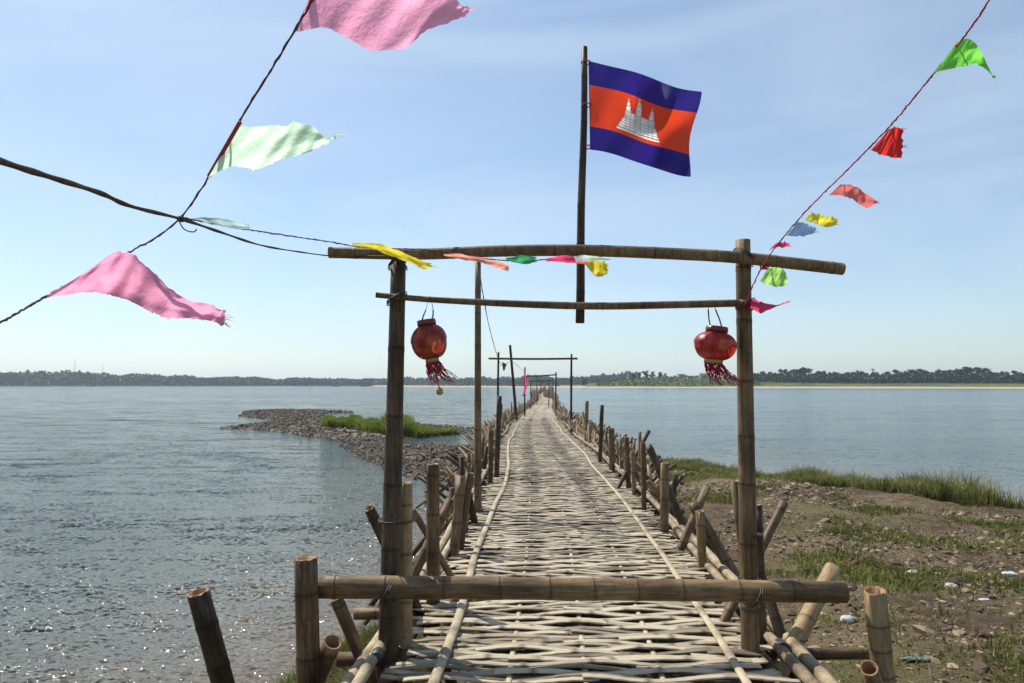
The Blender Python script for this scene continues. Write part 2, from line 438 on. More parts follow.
tag(obj('river_water', np.stack([X, Y, X*0], -1).reshape(-1, 3), np.stack([i[:-1, :-1], i[:-1, 1:], i[1:, 1:], i[1:, :-1]], -1).reshape(-1, 4),
        M['water'], attrs={'shallow': shal.ravel()}), kind='structure')

# ------------------------------------------------------------------ far shore terrain
SA = np.array([0, 40, 200, 360, 372, 420, 480, 560, 620, 700, 760, 1024, 1400.])       # bearing, in photo columns
SD = np.array([950, 980, 1040, 1080, 900, 760, 660, 600, 545, 530, 520, 470, 430.])
HP = np.array([0, 360, 460, 570, 585, 600, 640, 690, 740, 800, 1024, 1400.])
HH = np.array([1.5, 1.5, 1.6, 2.0, 2.6, 4.2, 7.2, 8.4, 7.0, 4.5, 4.0, 4.0])
cols = np.concatenate([np.arange(-1600, 0, 60), np.arange(0, 1030, 4), np.arange(1060, 3000, 60)]).astype(float)
dep = np.array([-60, -10, 0, 3, 7, 12, 20, 30, 42, 55, 70, 90, 120, 180, 300, 600, 1200, 2000.])
def shore_h(col, v):
    top = np.interp(col, HP, HH); sand = np.where(col > 372, 1.1, .25)
    u = np.clip(v/14, 0, 1)
    base = sand*u
    r = np.clip((v-16)/50, 0, 1); r = r*r*(3-2*r)
    h = base+np.maximum(top-sand, 0)*r
    h = np.where(v < 0, v*.05, h)
    return h+np.clip(v/30, 0, 1)*(fbm(col*.03, v*.05, 40, 3)-.5)*1.3
def shore_xy(col, v):
    D = np.interp(col, SA, SD)+v
    return (col-512)/FPX*D, D
Cg, Vg = np.meshgrid(cols, dep); Xs, Ys = shore_xy(Cg, Vg); Hs = shore_h(Cg, Vg)
n, m_ = Xs.shape; i = np.arange(n*m_).reshape(n, m_)
def shore_mat():
    m, t, b = mat('far_bank')
    sandy = attr(t, 'inland'); v = mapped(t, scale=(1, 1, 1))
    n1 = noise(t, v, .035, 5, .65); n2 = noise(t, v, .2, 4, .7)
    g = ramp(t, mth(t, 'ADD', mth(t, 'MULTIPLY', n1, .6), mth(t, 'MULTIPLY', n2, .4)), [(.38, (.035, .060, .018)), (.50, (.075, .105, .03)), (.62, (.15, .155, .06))])
    f = mth(t, 'ADD', sandy, mth(t, 'MULTIPLY', mth(t, 'SUBTRACT', n2, .5), .55))
    mk = ramp(t, f, [(.42, (0, 0, 0)), (.52, (1, 1, 1))])
    c = mixc(t, mk, (.40, .31, .20), g)
    t.links.new(c, b.inputs['Base Color']); b.inputs['Roughness'].default_value = .95
    b.inputs['Specular IOR Level'].default_value = .1
    return m
M['shore'] = shore_mat()
inl = np.clip(Vg/28, 0, 1)
inl = np.where(Cg < 372, 1, inl); inl = np.where((Cg > 372) & (Cg < 585), np.clip(Vg/60, 0, 1), inl)
tag(obj('far_bank_terrain', np.stack([Xs, Ys, Hs], -1).reshape(-1, 3), np.stack([i[:-1, :-1], i[:-1, 1:], i[1:, 1:], i[1:, :-1]], -1).reshape(-1, 4),
        M['shore'], attrs={'inland': inl.ravel()}), kind='structure')

# ------------------------------------------------------------------ vegetation
def leafmat(name, c0, c1, sc=.6, trans=.25):
    m, t, b = mat(name)
    n = noise(t, mapped(t), sc, 3, .6)
    c = ramp(t, n, [(.35, c0), (.65, c1)]); t.links.new(c, b.inputs['Base Color'])
    b.inputs['Roughness'].default_value = .6; b.inputs['Specular IOR Level'].default_value = .25
    tr = t.nodes.new('ShaderNodeBsdfTranslucent'); ms = t.nodes.new('ShaderNodeMixShader'); ms.inputs[0].default_value = trans
    t.links.new(c, tr.inputs[0]); t.links.new(b.outputs[0], ms.inputs[1]); t.links.new(tr.outputs[0], ms.inputs[2])
    t.links.new(ms.outputs[0], t.nodes['Material Output'].inputs[0])
    return m
M['leaf'] = leafmat('far_tree_leaves', (.010, .024, .012), (.032, .058, .024), .25, .12)
M['leaf2'] = leafmat('far_palm_leaves', (.03, .045, .02), (.06, .085, .03), .25)
M['trunk'] = simple('tree_bark', (.10, .08, .06), .9)
M['grass'] = leafmat('river_grass', (.085, .105, .025), (.27, .26, .09), 2.2, .45)
M['tuft'] = leafmat('low_grass', (.075, .10, .018), (.21, .22, .06), 1.6, .35)
M['dry'] = leafmat('dry_grass', (.16, .13, .06), (.30, .25, .13), 2, .2)
M['spitgrass'] = leafmat('bright_spit_grass', (.10, .14, .02), (.21, .25, .05), .5, .5)
def leaf_quads(C, size, rng):
    """random little leaf-clump quads at the given centres"""
    n = len(C); a = rng.normal(size=(n, 3)); a /= np.linalg.norm(a, axis=1)[:, None]
    b = rng.normal(size=(n, 3)); b -= a*(a*b).sum(1)[:, None]; b /= np.linalg.norm(b, axis=1)[:, None]
    sz = (size*rng.uniform(.5, 1.3, n))[:, None]; asp = rng.uniform(.5, 1, n)[:, None]
    V = np.stack([C-a*sz, C-b*sz*asp+a*sz*.2, C+a*sz, C+b*sz*asp-a*sz*.1], 1).reshape(-1, 3)
    F = np.arange(4*n).reshape(n, 4); return V, F
def crown_pts(rng, h, wd, nclump, per, base=.25):
    C = []
    for k in range(nclump):
        t = rng.uniform(base, 1); rr = wd*.5*math.sqrt(max(.03, 1-((t-.48)/.56)**2))
        a = rng.uniform(0, 6.28); r = rr*rng.uniform(.25, .95)
        c = np.array([r*math.cos(a), r*math.sin(a), t*h])
        C.append(c+rng.normal(size=(per, 3))*np.array([.11, .11, .075])*wd*rng.uniform(.7, 1.2))
    return np.concatenate(C)
def make_tree(kind, seed):
    rng = np.random.default_rng(seed)
    root = thing('broadleaf_tree', 'x', 'tree')
    h = 1.0
    p = crown_pts(rng, 9, 7.5 if kind == 0 else 5.0, 17 if kind == 0 else 12, 46, .10)
    V, F = leaf_quads(p, .62, rng)
    cr = obj('crown', V, F, M['leaf'], root, False)
    tr = [tube([(0, 0, -1), (.15, .05, 2.2), (-.1, .1, 5)], [.3, .24, .14], 6)]
    for k in range(4):
        a = k*1.6+rng.uniform(0, 1); tr.append(tube([(0, 0, 2+k*.5), (1.5*math.cos(a), 1.5*math.sin(a), 4+k*.6)], [.13, .06], 5))
    V, F = merge(tr); obj('trunk', V, F, M['trunk'], root)
    return root
def make_palm(seed):
    rng = random.Random(seed); root = thing('palm_tree', 'x', 'tree')
    V, F = tube([(0, 0, -1), (.2, 0, 4), (.5, 0, 9.5)], [.22, .18, .14], 6); obj('trunk', V, F, M['trunk'], root)
    V = []; F = []
    for k in range(22):
        a = k*2.399; el = rng.uniform(-.5, 1.2); L_ = rng.uniform(1.9, 2.5)
        for i in range(6):
            t0, t1 = i/6, (i+1)/6
            def pt(t, sd):
                r = L_*t*math.cos(el*(1-t*.4)); z = 9.6+L_*t*math.sin(el)-1.4*t*t
                w_ = .38*(1-t*.7)*sd
                return (.5+r*math.cos(a)-w_*math.sin(a), r*math.sin(a)+w_*math.cos(a), z-abs(sd)*.15)
            b = len(V); V += [pt(t0, -1), pt(t1, -1), pt(t1, 1), pt(t0, 1)]; F.append((b, b+1, b+2, b+3))
    obj('crown', V, F, M['leaf2'], root, False); return root
def dup(root, name=None):
    r = root.copy(); COL.objects.link(r)
    for ch in root.children:
        c = ch.copy(); COL.objects.link(c); c.parent = r
    return r
protos = [make_tree(0, 3), make_tree(0, 5), make_tree(1, 9), make_tree(0, 12), make_tree(1, 15)]
palm = make_palm(4); used = set()
GT = 'trees on the far right bank'
def zat(col, v): return float(shore_h(np.array(float(col)), np.array(float(v))))
ORD = ['leftmost', 'second from the left', 'third from the left', 'fourth from the left', 'fifth from the left', 'sixth from the left', 'seventh from the left', 'eighth from the left', 'ninth from the left']
seen = {}
def place_tree(pr, col, v, s, sx, label, group):
    o = pr if id(pr) not in used else dup(pr); used.add(id(pr))
    x, y = shore_xy(np.array(float(col)), np.array(float(v)))
    o.location = (float(x), float(y), zat(col, v)); o.scale = (s*sx, s*sx, s); o.rotation_euler = (0, 0, random.uniform(0, 6.28))
    if group != GT and 'single' not in label:
        i_ = seen.get(label, 0); seen[label] = i_+1; label = label+', '+ORD[i_]
    o['label'] = label; o['group'] = group
    return o
rt = random.Random(5)
# skyline heights (photo rows) of the far right wood
SKX = [596, 625, 640, 660, 668, 676, 705, 716, 735, 755, 775, 800, 812, 835, 860, 880, 905, 930, 950, 975, 1000, 1024]
SKY_ = [381, 375.5, 371, 370.5, 374, 377, 375, 377, 378, 373, 371, 367, 371, 372, 370, 372, 369, 371, 369, 367, 371, 371]
col = 628; k = 0
while col < 1120:
    if not (672 < col < 696):
        v = rt.uniform(70, 100)
        D = float(shore_xy(np.array(col*1.), np.array(v))[1]); z0 = zat(col, v)
        top = np.interp(col, SKX, SKY_)+rt.uniform(-1.4, 2.6)
        H = max(3.4, EYE+(384-top)/FPX*D-z0)
        pr = rt.choice(protos)
        if col < 672: lab = 'dark tree in the clump topping the green hill'; g = 'trees on the green hill'
        elif col < 760: lab = 'low dark ridge tree between hill clump and right lantern'; g = 'trees on the far ridge'
        else: lab = 'dark leafy tree in the row lining the far right bank'; g = GT
        place_tree(pr, col, v, H/9.6, rt.uniform(.9, 1.3), lab, g)
    col += rt.uniform(4.0, 7.5) if col < 672 or col > 760 else rt.uniform(8, 14); k += 1
# understory so the row closes at its foot: low shrubs as one mass
def mass(name, c0, c1, vv, hfun, n, size, m, label, cat='shrubs', z0=True):
    rng = np.random.default_rng(77); c = rng.uniform(c0, c1, n); v = rng.uniform(vv[0], vv[1], n)
    x, y = shore_xy(c, v); b = shore_h(c, v); t = rng.uniform(0, 1, n)**.8
    z = b+t*hfun(c)*rng.uniform(.86, 1.14, n)
    V_, F_ = leaf_quads(np.stack([x, y, z], -1), size, rng)
    return tag(obj(name, V_, F_, m, None, False), label, cat, kind='stuff')
mass('shrub_belt', 745, 1150, (50, 80), lambda c: 3.6+3.4*vnoise(c*.16, c*0, 3), 17000, 1.0, M['leaf'], 'dark green shrubs under the trees on the far right bank')
mass('hill_scrub', 596, 760, (22, 75), lambda c: .6+1.3*vnoise(c*.2, c*0, 8), 3000, .7, M['leaf2'], 'green scrub covering the low hill across the river')
mass('far_tree_line', -500, 372, (15, 120), lambda c: np.interp(c, [-500, 90, 200, 372], [20, 18.5, 12.5, 9])*(.70+.22*vnoise(c*.12, c*0, 4)+.25*vnoise(c*.6, c*0, 6)*vnoise(c*.05, c*0, 7)), 60000, 1.8, M['leaf'], 'long hazy line of trees along the far left shore', 'trees')
mass('distant_tree_line', 366, 640, (430, 540), lambda c: 6.5+4*vnoise(c*.12, c*0, 4)+3*vnoise(c*.5, c*0, 14), 15000, 2.2, M['leaf'], 'faint blue line of trees beyond the sandbank behind the bridge', 'trees')
mass('sandbank_scrub', 372, 560, (12, 60), lambda c: np.where(vnoise(c*.16, c*0, 5) > .35, 1.8*vnoise(c*.3, c*0, 9), .1), 1500, .8, M['trunk'], 'brown scrub and driftwood scattered on the far sandbank')
place_tree(dup(protos[0]), 584, 40, .62, 1.2, 'single round dark tree standing apart left of the green hill', 'trees on the far ridge')
for c_, v_, s_ in ((28, 70, 1.7), (50, 60, 1.75), (56, 60, 1.6)):
    o = place_tree(palm, c_, v_, s_*.92, 1.0, 'far palm with its head above the left tree line', 'palms above the left tree line')
for c_, s_ in ((808, 1.12), (872, 1.05), (938, 1.0)):
    o = place_tree(palm, c_, 82, s_, 1.0, 'palm rising among the dark trees of the far right bank', 'palms on the right bank')

# masts, tower and houses on the far banks
M['white'] = simple('white_plaster', (.42, .41, .39), .8, nscale=2, var=.1)
M['roof'] = simple('grey_tin_roof', (.42, .42, .42), .5, nscale=1, var=.2)
M['redroof'] = simple('rusty_red_roof', (.25, .09, .06), .7, nscale=1, var=.2)
M['darkopen'] = simple('dark_opening', (.03, .03, .03), .8)
M['steel'] = simple('galvanised_steel', (.22, .22, .23), .5)
def boxv(x0, x1, y0, y1, z0, z1):
    v = [(x0, y0, z0), (x1, y0, z0), (x1, y1, z0), (x0, y1, z0), (x0, y0, z1), (x1, y0, z1), (x1, y1, z1), (x0, y1, z1)]
    return v, [(0, 3, 2, 1), (4, 5, 6, 7), (0, 1, 5, 4), (1, 2, 6, 5), (2, 3, 7, 6), (3, 0, 4, 7)]
def mast(col, topy, label):
    x, y = shore_xy(np.array(float(col)), np.array(90.)); x = float(x); y = float(y)
    H = EYE+(384-topy)/FPX*y; w0 = 2.2
    r = thing('lattice_mast', label, 'mast', (x, y, 0), 'masts behind the left tree line')
    ps = []
    for sx, sy in ((-1, -1), (1, -1), (0, 1)): ps.append(tube([(sx*w0/2, sy*w0/2, 0), (sx*.2, sy*.2, H)], .12, 4))
    for k in range(14):
        z = H*k/14; z2 = H*(k+1)/14; f = 1-k/14*.82; f2 = 1-(k+1)/14*.82
        ps.append(tube([(-w0/2*f, -w0/2*f, z), (w0/2*f2, -w0/2*f2, z2)], .06, 4)); ps.append(tube([(w0/2*f, -w0/2*f, z), (0, w0/2*f2, z2)], .06, 4))
    V, F = merge(ps); obj('lattice', V, F, M['steel'], r, False, local=True)
    V, F = tube([(0, 0, H-.5), (0, 0, H+3)], .08, 5); obj('antenna', V, F, M['steel'], r, local=True)
mast(75, 361, 'thin lattice mast rising above the left tree line')
mast(103, 366, 'shorter thin lattice mast right of the taller one above the left tree line')
def house(col, v, wd, dp, wh, rh, roof, label, name='house', cat='house'):
    x, y = shore_xy(np.array(float(col)), np.array(float(v))); x = float(x); y = float(y); z = zat(col, v)
    r = thing(name, label, cat, (x, y, z))
    V, F = boxv(-wd/2, wd/2, -dp/2, dp/2, -.5, wh); obj('wall', V, F, M['white'], r, False, local=True)
    a, b = wd/2+.5, dp/2+.6
    V = [(-a, -b, wh), (a, -b, wh), (a, b, wh), (-a, b, wh), (-a+.3, 0, wh+rh), (a-.3, 0, wh+rh)]
    obj('roof', V, [(0, 1, 5, 4), (2, 3, 4, 5), (1, 2, 5), (3, 0, 4), (3, 2, 1, 0)], M[roof], r, False, local=True)
    nwin = max(1, int(wd//3.5))
    for k in range(nwin):
        cx_ = -wd/2+wd*(k+.5)/nwin
        V, F = boxv(cx_-.6, cx_+.6, -dp/2-.06, -dp/2+.1, wh*.35, wh*.75)
        obj('window', V, F, M['darkopen'], r, False, local=True)
    return r
house(681, 62, 5, 5, 2.8, 1.2, 'roof', 'small white house beside the hilltop tree clump')
house(704, 64, 6, 5, 2.4, 1.2, 'redroof', 'low white house between the hilltop trees and the right lantern')
house(868, 62, 15, 8, 2.6, 1.5, 'roof', 'long pale roofed shed among trees on the far right bank', 'shed', 'shed')
house(888, 64, 7, 7, 2.6, 1.5, 'redroof', 'small red roofed house right of the long shed on the far bank')
x, y = shore_xy(np.array(628.), np.array(60.)); r = thing('white_shrine_tower', 'slim white shrine tower standing on the crest of the green hill', 'tower', (float(x), float(y), zat(628, 60)))
V, F = merge([boxv(-1, 1, -1, 1, -.5, 2.2), boxv(-.7, .7, -.7, .7, 2.2, 4.2), boxv(-.4, .4, -.4, .4, 4.2, 5.6)])
obj('tower_body', V, F, M['white'], r, False, local=True)
V, F = tube([(0, 0, 5.6), (0, 0, 6.4), (0, 0, 8.6)], [.35, .2, .03], 6); obj('spire', V, F, M['white'], r, local=True)
M['hull'] = simple('dark_boat_hull', (.06, .045, .035), .6)
def boat(col, dist, L_, label):
    x = (col-512)/FPX*dist
    r = thing('river_boat', label, 'boat', (x, dist, 0), 'boats on the far water')
    V = []; F = []
    n = 12
    for i in range(n+1):
        t = i/n*2-1; w_ = .9*math.sqrt(max(0.02, 1-t*t)); sh = .55*t*t
        V += [(t*L_/2, -w_, .7+sh), (t*L_/2*.9, -w_*.5, -.2+sh*.5), (t*L_/2*.9, w_*.5, -.2+sh*.5), (t*L_/2, w_, .7+sh)]
    for i in range(n):
        for k in range(3): F.append((i*4+k, i*4+k+1, i*4+4+k+1, i*4+4+k))
        F.append((i*4, i*4+4, i*4+7, i*4+3))
    obj('hull', V, F, M['hull'], r, False, local=True)
    V, F = boxv(-L_*.2, L_*.22, -.7, .7, .8, 1.9); obj('cabin', V, F, M['hull'], r, False, local=True)
    V, F = boxv(-L_*.25, L_*.27, -.9, .9, 1.9, 2.05); obj('roof', V, F, M['roof'], r, False, local=True)
boat(336, 900, 10, 'small dark boat on the far river, the left one of the two')
boat(364, 860, 9, 'small dark boat on the far river just left of the gate post')

# ------------------------------------------------------------------ haze
m = bpy.data.materials.new('river_haze'); m.use_nodes = True; t = m.node_tree; t.nodes.clear()
o_ = t.nodes.new('ShaderNodeOutputMaterial'); pv = t.nodes.new('ShaderNodeVolumePrincipled')
pv.inputs['Color'].default_value = (.72, .87, 1.0, 1); pv.inputs['Density'].default_value = 0.00019; pv.inputs['Anisotropy'].default_value = .25
t.links.new(pv.outputs[0], o_.inputs['Volume'])
V, F = boxv(-3500, 3500, -3500, 3500, -2.8, 60)
tag(obj('haze', V, F, m, None, False), 'thin pale haze hanging over the river and the far banks', 'haze', kind='stuff')

# ------------------------------------------------------------------ grass blades and rocks
def blades(name, X, Y, Z, H, W, m, label, lean=.35, cat='grass', seed=1):
    rng = np.random.default_rng(seed); n = len(X)
    a = rng.uniform(0, 2*np.pi, n); l = rng.normal(0, lean, n)*H; la = rng.uniform(0, 2*np.pi, n)
    dx = np.cos(a)*W; dy = np.sin(a)*W; lx = np.cos(la)*l; ly = np.sin(la)*l
    v = np.stack([np.stack([X-dx, Y-dy, Z-.02], -1), np.stack([X+dx, Y+dy, Z-.02], -1),
                  np.stack([X+dx*.7+lx*.35, Y+dy*.7+ly*.35, Z+H*.55], -1), np.stack([X-dx*.7+lx*.35, Y-dy*.7+ly*.35, Z+H*.55], -1),
                  np.stack([X+lx, Y+ly, Z+H*np.sqrt(np.clip(1-lean*lean*.5, .3, 1))], -1)], 1)
    b = (np.arange(n)*5)[:, None]
    V = v.reshape(-1, 3)
    F4 = b+np.array([[0, 1, 2, 3]]); F3 = b+np.array([[3, 2, 4, 4]])
    F = np.concatenate([F4, F3])
    faces = [tuple(q) for q in F4.tolist()]+[tuple(q[:3]) for q in F3.tolist()]
    return tag(obj(name, V, faces, m, None, False), label, cat, kind='stuff')
ICO = np.array([(0, 0, 1), (.894, 0, .447), (.276, .851, .447), (-.724, .526, .447), (-.724, -.526, .447), (.276, -.851, .447),
                (.724, .526, -.447), (-.276, .851, -.447), (-.894, 0, -.447), (-.276, -.851, -.447), (.724, -.526, -.447), (0, 0, -1)])
ICF = np.array([(0, 1, 2), (0, 2, 3), (0, 3, 4), (0, 4, 5), (0, 5, 1), (1, 6, 2), (2, 7, 3), (3, 8, 4), (4, 9, 5), (5, 10, 1),
                (6, 7, 2), (7, 8, 3), (8, 9, 4), (9, 10, 5), (10, 6, 1), (11, 7, 6), (11, 8, 7), (11, 9, 8), (11, 10, 9), (11, 6, 10)])
def rocks(name, C, S, m, label, flat=.6, seed=2, cat='rocks'):
    rng = np.random.default_rng(seed); n = len(C)
    v = ICO[None]*rng.uniform(.62, 1.25, (n, 12, 1))*rng.uniform(.6, 1.2, (n, 1, 3))
    v[:, :, 2] *= flat
    a = rng.uniform(0, 6.28, n); c, s_ = np.cos(a), np.sin(a)
    x = v[:, :, 0]*c[:, None]-v[:, :, 1]*s_[:, None]; y = v[:, :, 0]*s_[:, None]+v[:, :, 1]*c[:, None]
    til = rng.normal(0, .35, (n, 1)); z = v[:, :, 2]+x*til
    v = np.stack([x, y, z], -1)*S[:, None, None]+C[:, None, :]
    F = (ICF[None]+(np.arange(n)*12)[:, None, None]).reshape(-1, 3)
    rn = np.repeat(rng.uniform(0, 1, n), 12)
    return tag(obj(name, v.reshape(-1, 3), F, m, None, False, {'rnd': rn}), label, cat, kind='stuff')
def rockmat(name, stops):
    m, t, b = mat(name)
    f = mth(t, 'ADD', mth(t, 'MULTIPLY', attr(t, 'rnd'), .75), mth(t, 'MULTIPLY', noise(t, mapped(t), 14, 4, .6), .3))
    t.links.new(ramp(t, f, stops), b.inputs['Base Color']); b.inputs['Roughness'].default_value = .85
    bump(t, b, noise(t, mapped(t), 40, 4, .7), .5, .01); return m
M['clod'] = rockmat('dirt_clods', [(.15, (.022, .015, .009)), (.5, (.095, .066, .040)), (.88, (.30, .23, .15))])
M['rock'] = rockmat('spit_rocks', [(.15, (.010, .008, .006)), (.55, (.040, .029, .018)), (.95, (.17, .125, .075))])
rng = np.random.default_rng(21)
def on_bank(n, x0, x1, y0, y1, smin, key=None, thr=.5, power=1.0, soft=0.0):
    X = rng.uniform(x0, x1, n); Y = y0+(y1-y0)*rng.uniform(0, 1, n)**power
    H, s = bank_h(X, Y); k = s > smin
    if key is not None: k &= key(X, Y) > thr+soft*rng.uniform(-1, 1, n)
    return X[k], Y[k], H[k]
rub = lambda X, Y: fbm(X*.45+3, Y*.45, 55, 3)+np.where((X < 5.5+Y*.06) & (Y > 5.5), .16, -.02)
X, Y, Z = on_bank(90000, -2.2, 13, 3.2, 26, .12, rub, .48, 1.4)
rocks('dirt_clods', np.stack([X, Y, Z-.004], -1), rng.gamma(1.4, .011, len(X))*(.45+Y*.07)+.004, M['clod'], 'brown clods of earth and rubble strewn over the right bank')
X, Y, Z = on_bank(26000, -2.2, 14, 3, 22, .05, None, 0, 1.5)
rocks('gravel', np.stack([X, Y, Z], -1), rng.uniform(.004, .018, len(X))*(.7+Y*.05), M['clod'], 'small gravel lying on the bare dirt of the right bank', seed=5)
# tall shoreline grass
def shore_band(n, dmin, dmax, xr, yr):
    X = rng.uniform(xr[0], xr[1], n); Y = rng.uniform(yr[0], yr[1], n); H, s = bank_h(X, Y)
    k = (s > dmin) & (s < dmax); return X[k], Y[k], H[k], s[k]
X, Y, Z, s = shore_band(170000, .02, 2.6, (4.2, 12.6), (15.5, 27))
den = (fbm(X*.8, Y*.8, 61, 3) > .36+.12*np.clip(s-1, 0, 2)+rng.uniform(-.1, .14, len(X))) & (X < 10.7+rng.normal(0, .3, len(X))); X, Y, Z, s = X[den], Y[den], Z[den], s[den]
hh = rng.uniform(.12, .60, len(X))*(.2+1.35*vnoise(X*1.5, Y*1.5, 7)*(.4+vnoise(X*.5, Y*.5, 17)))*np.interp(X, [4, 6.5, 8.4, 10.2, 11.2], [.4, .6, 1.15, 1.15, .45])
blades('shoreline_grass', X, Y, Z, hh, .008+Y*.0002, M['grass'], 'tall green grass along the water edge of the right bank', .5)
X, Y, Z, s = shore_band(9000, -.9, .1, (3.6, 10.6), (18, 28)); 
blades('water_reeds', X, Y, np.minimum(Z, 0)*0-.02, rng.uniform(.1, .45, len(X))*(vnoise(X*1.5, Y*1.5, 3) > .55), .008, M['dry'], 'thin reeds standing in the shallow water off the right bank', .3, seed=8)
# tufts over the bank
tk = lambda X, Y: fbm(X*.7, Y*.7, 71, 3)+.16*fbm(X*3, Y*3, 72, 2)-.05*(X < 4)
X, Y, Z = on_bank(200000, 2.2, 17, 3.5, 25, .2, tk, .645, 1.0, .09)
hh = rng.uniform(.02, .11, len(X))*(.4+1.2*vnoise(X*2, Y*2, 4))
blades('grass_tufts', X, Y, Z, hh, .007+Y*.0004, M['tuft'], 'low green grass growing in patches over the right bank', .7, seed=3)
X, Y, Z = on_bank(30000, 1.8, 14, 3.2, 22, .1, lambda X, Y: fbm(X*1.2, Y*1.2, 75, 2), .52)
blades('dry_stalks', X, Y, Z, rng.uniform(.02, .10, len(X)), .004, M['dry'], 'dry straw and stalks on the dirt of the right bank', 1.3, seed=4)
X, Y, Z, s = shore_band(60000, -.1, 1.4, (-3.2, .6), (4, 10))
den = fbm(X*1.8, Y*1.8, 66, 2) > .5; X, Y, Z = X[den], Y[den], Z[den]
blades('underbridge_grass', X, Y, Z, rng.uniform(.05, .28, len(X)), .005, M['tuft'], 'scrubby grass at the waterline under the left edge of the bridge', .6, seed=6)
# spit
def spitpts(n, poly, margin=0):
    a = np.array(poly); X = rng.uniform(a[:, 0].min()-1, a[:, 0].max()+1, n); Y = rng.uniform(a[:, 1].min()-1, a[:, 1].max()+1, n)
    H, s = spit_h(X, Y); k = s > margin; return X[k], Y[k], H[k], s[k]
X1, Y1, Z1, s1 = spitpts(60000, SP1, -.1); X2, Y2, Z2, s2 = spitpts(34000, SP2, -.3)
X = np.concatenate([X1, X2]); Y = np.concatenate([Y1, Y2]); Z = np.concatenate([Z1, Z2])
rocks('spit_rocks', np.stack([X, Y, np.maximum(Z, -.02)], -1), np.minimum(rng.lognormal(-3.35, .75, len(X)), .17)*(.6+Y*.008)+.02, M['rock'], 'brown rocks piled on the low spit in the river left of the bridge', .7, seed=9)
n = 60000; cp = rng.uniform(322, 474, n); 
pyc = np.interp(cp, [322, 350, 380, 420, 450, 474], [423, 424.5, 429, 431.5, 433, 433])+rng.uniform(-2.2, 3.2, n)
a = np.array([G(c, y_, .2)[:2] for c, y_ in zip(cp, pyc)]); X, Y = a[:, 0], a[:, 1]; H, s = spit_h(X, Y)
k = (s > .1) & ((vnoise(cp*.08, pyc*.3, 3) > .22)); X, Y, H, cp = X[k], Y[k], H[k], cp[k]
ht = np.interp(cp, [322, 345, 370, 385, 400, 425, 440, 474], [.5, .8, .6, 1.1, 1.1, .7, .4, .4])*rng.uniform(.3, 1.0, len(X))*(.5+.8*vnoise(cp*.35, cp*0, 8))
blades('spit_grass', X, Y, H, ht, .03, M['spitgrass'], 'bright green grass clump growing on the rocky spit', .3, seed=12)

# ------------------------------------------------------------------ bamboo bridge
bridge = thing('bamboo_bridge', 'long narrow bamboo footbridge with woven deck running out across the river', 'bridge', (float(cx(4)), 4, 0))
def deck_mat():
    m, t, b = mat('split_bamboo_deck')
    c0 = t.nodes.new('ShaderNodeTexCoord')
    def mp_(sc):
        q = t.nodes.new('ShaderNodeMapping'); q.inputs['Scale'].default_value = sc; t.links.new(c0.outputs['Object'], q.inputs['Vector']); return q.outputs[0]
    rn = attr(t, 'rnd')
    fib = noise(t, mp_((2.6, 110, 30)), 1.0, 5, .75); big = noise(t, mp_((1.1, .9, 1)), 1.0, 5, .65); mid_ = noise(t, mp_((3.5, 16, 1)), 1.0, 4, .65)
    f = mth(t, 'ADD', mth(t, 'ADD', mth(t, 'MULTIPLY', rn, .52), mth(t, 'MULTIPLY', fib, .85)), mth(t, 'MULTIPLY', mid_, .45))
    c = ramp(t, f, [(.54, (.075, .056, .034)), (.76, (.22, .178, .115)), (1.0, (.45, .385, .275))])
    dirt = ramp(t, mth(t, 'ADD', mth(t, 'MULTIPLY', big, .7), mth(t, 'MULTIPLY', attr(t, 'worn'), .25)), [(.40, (0, 0, 0)), (.60, (1, 1, 1))])
    c = mixc(t, mth(t, 'MULTIPLY', dirt, .62), c, (.085, .066, .045))
    c = mixc(t, mth(t, 'MULTIPLY', attr(t, 'node'), .85), c, (.07, .05, .035))
    t.links.new(c, b.inputs['Base Color']); b.inputs['Roughness'].default_value = .55
    b.inputs['Specular IOR Level'].default_value = .35
    bump(t, b, fib, .8, .010); return m
M['deck'] = deck_mat()
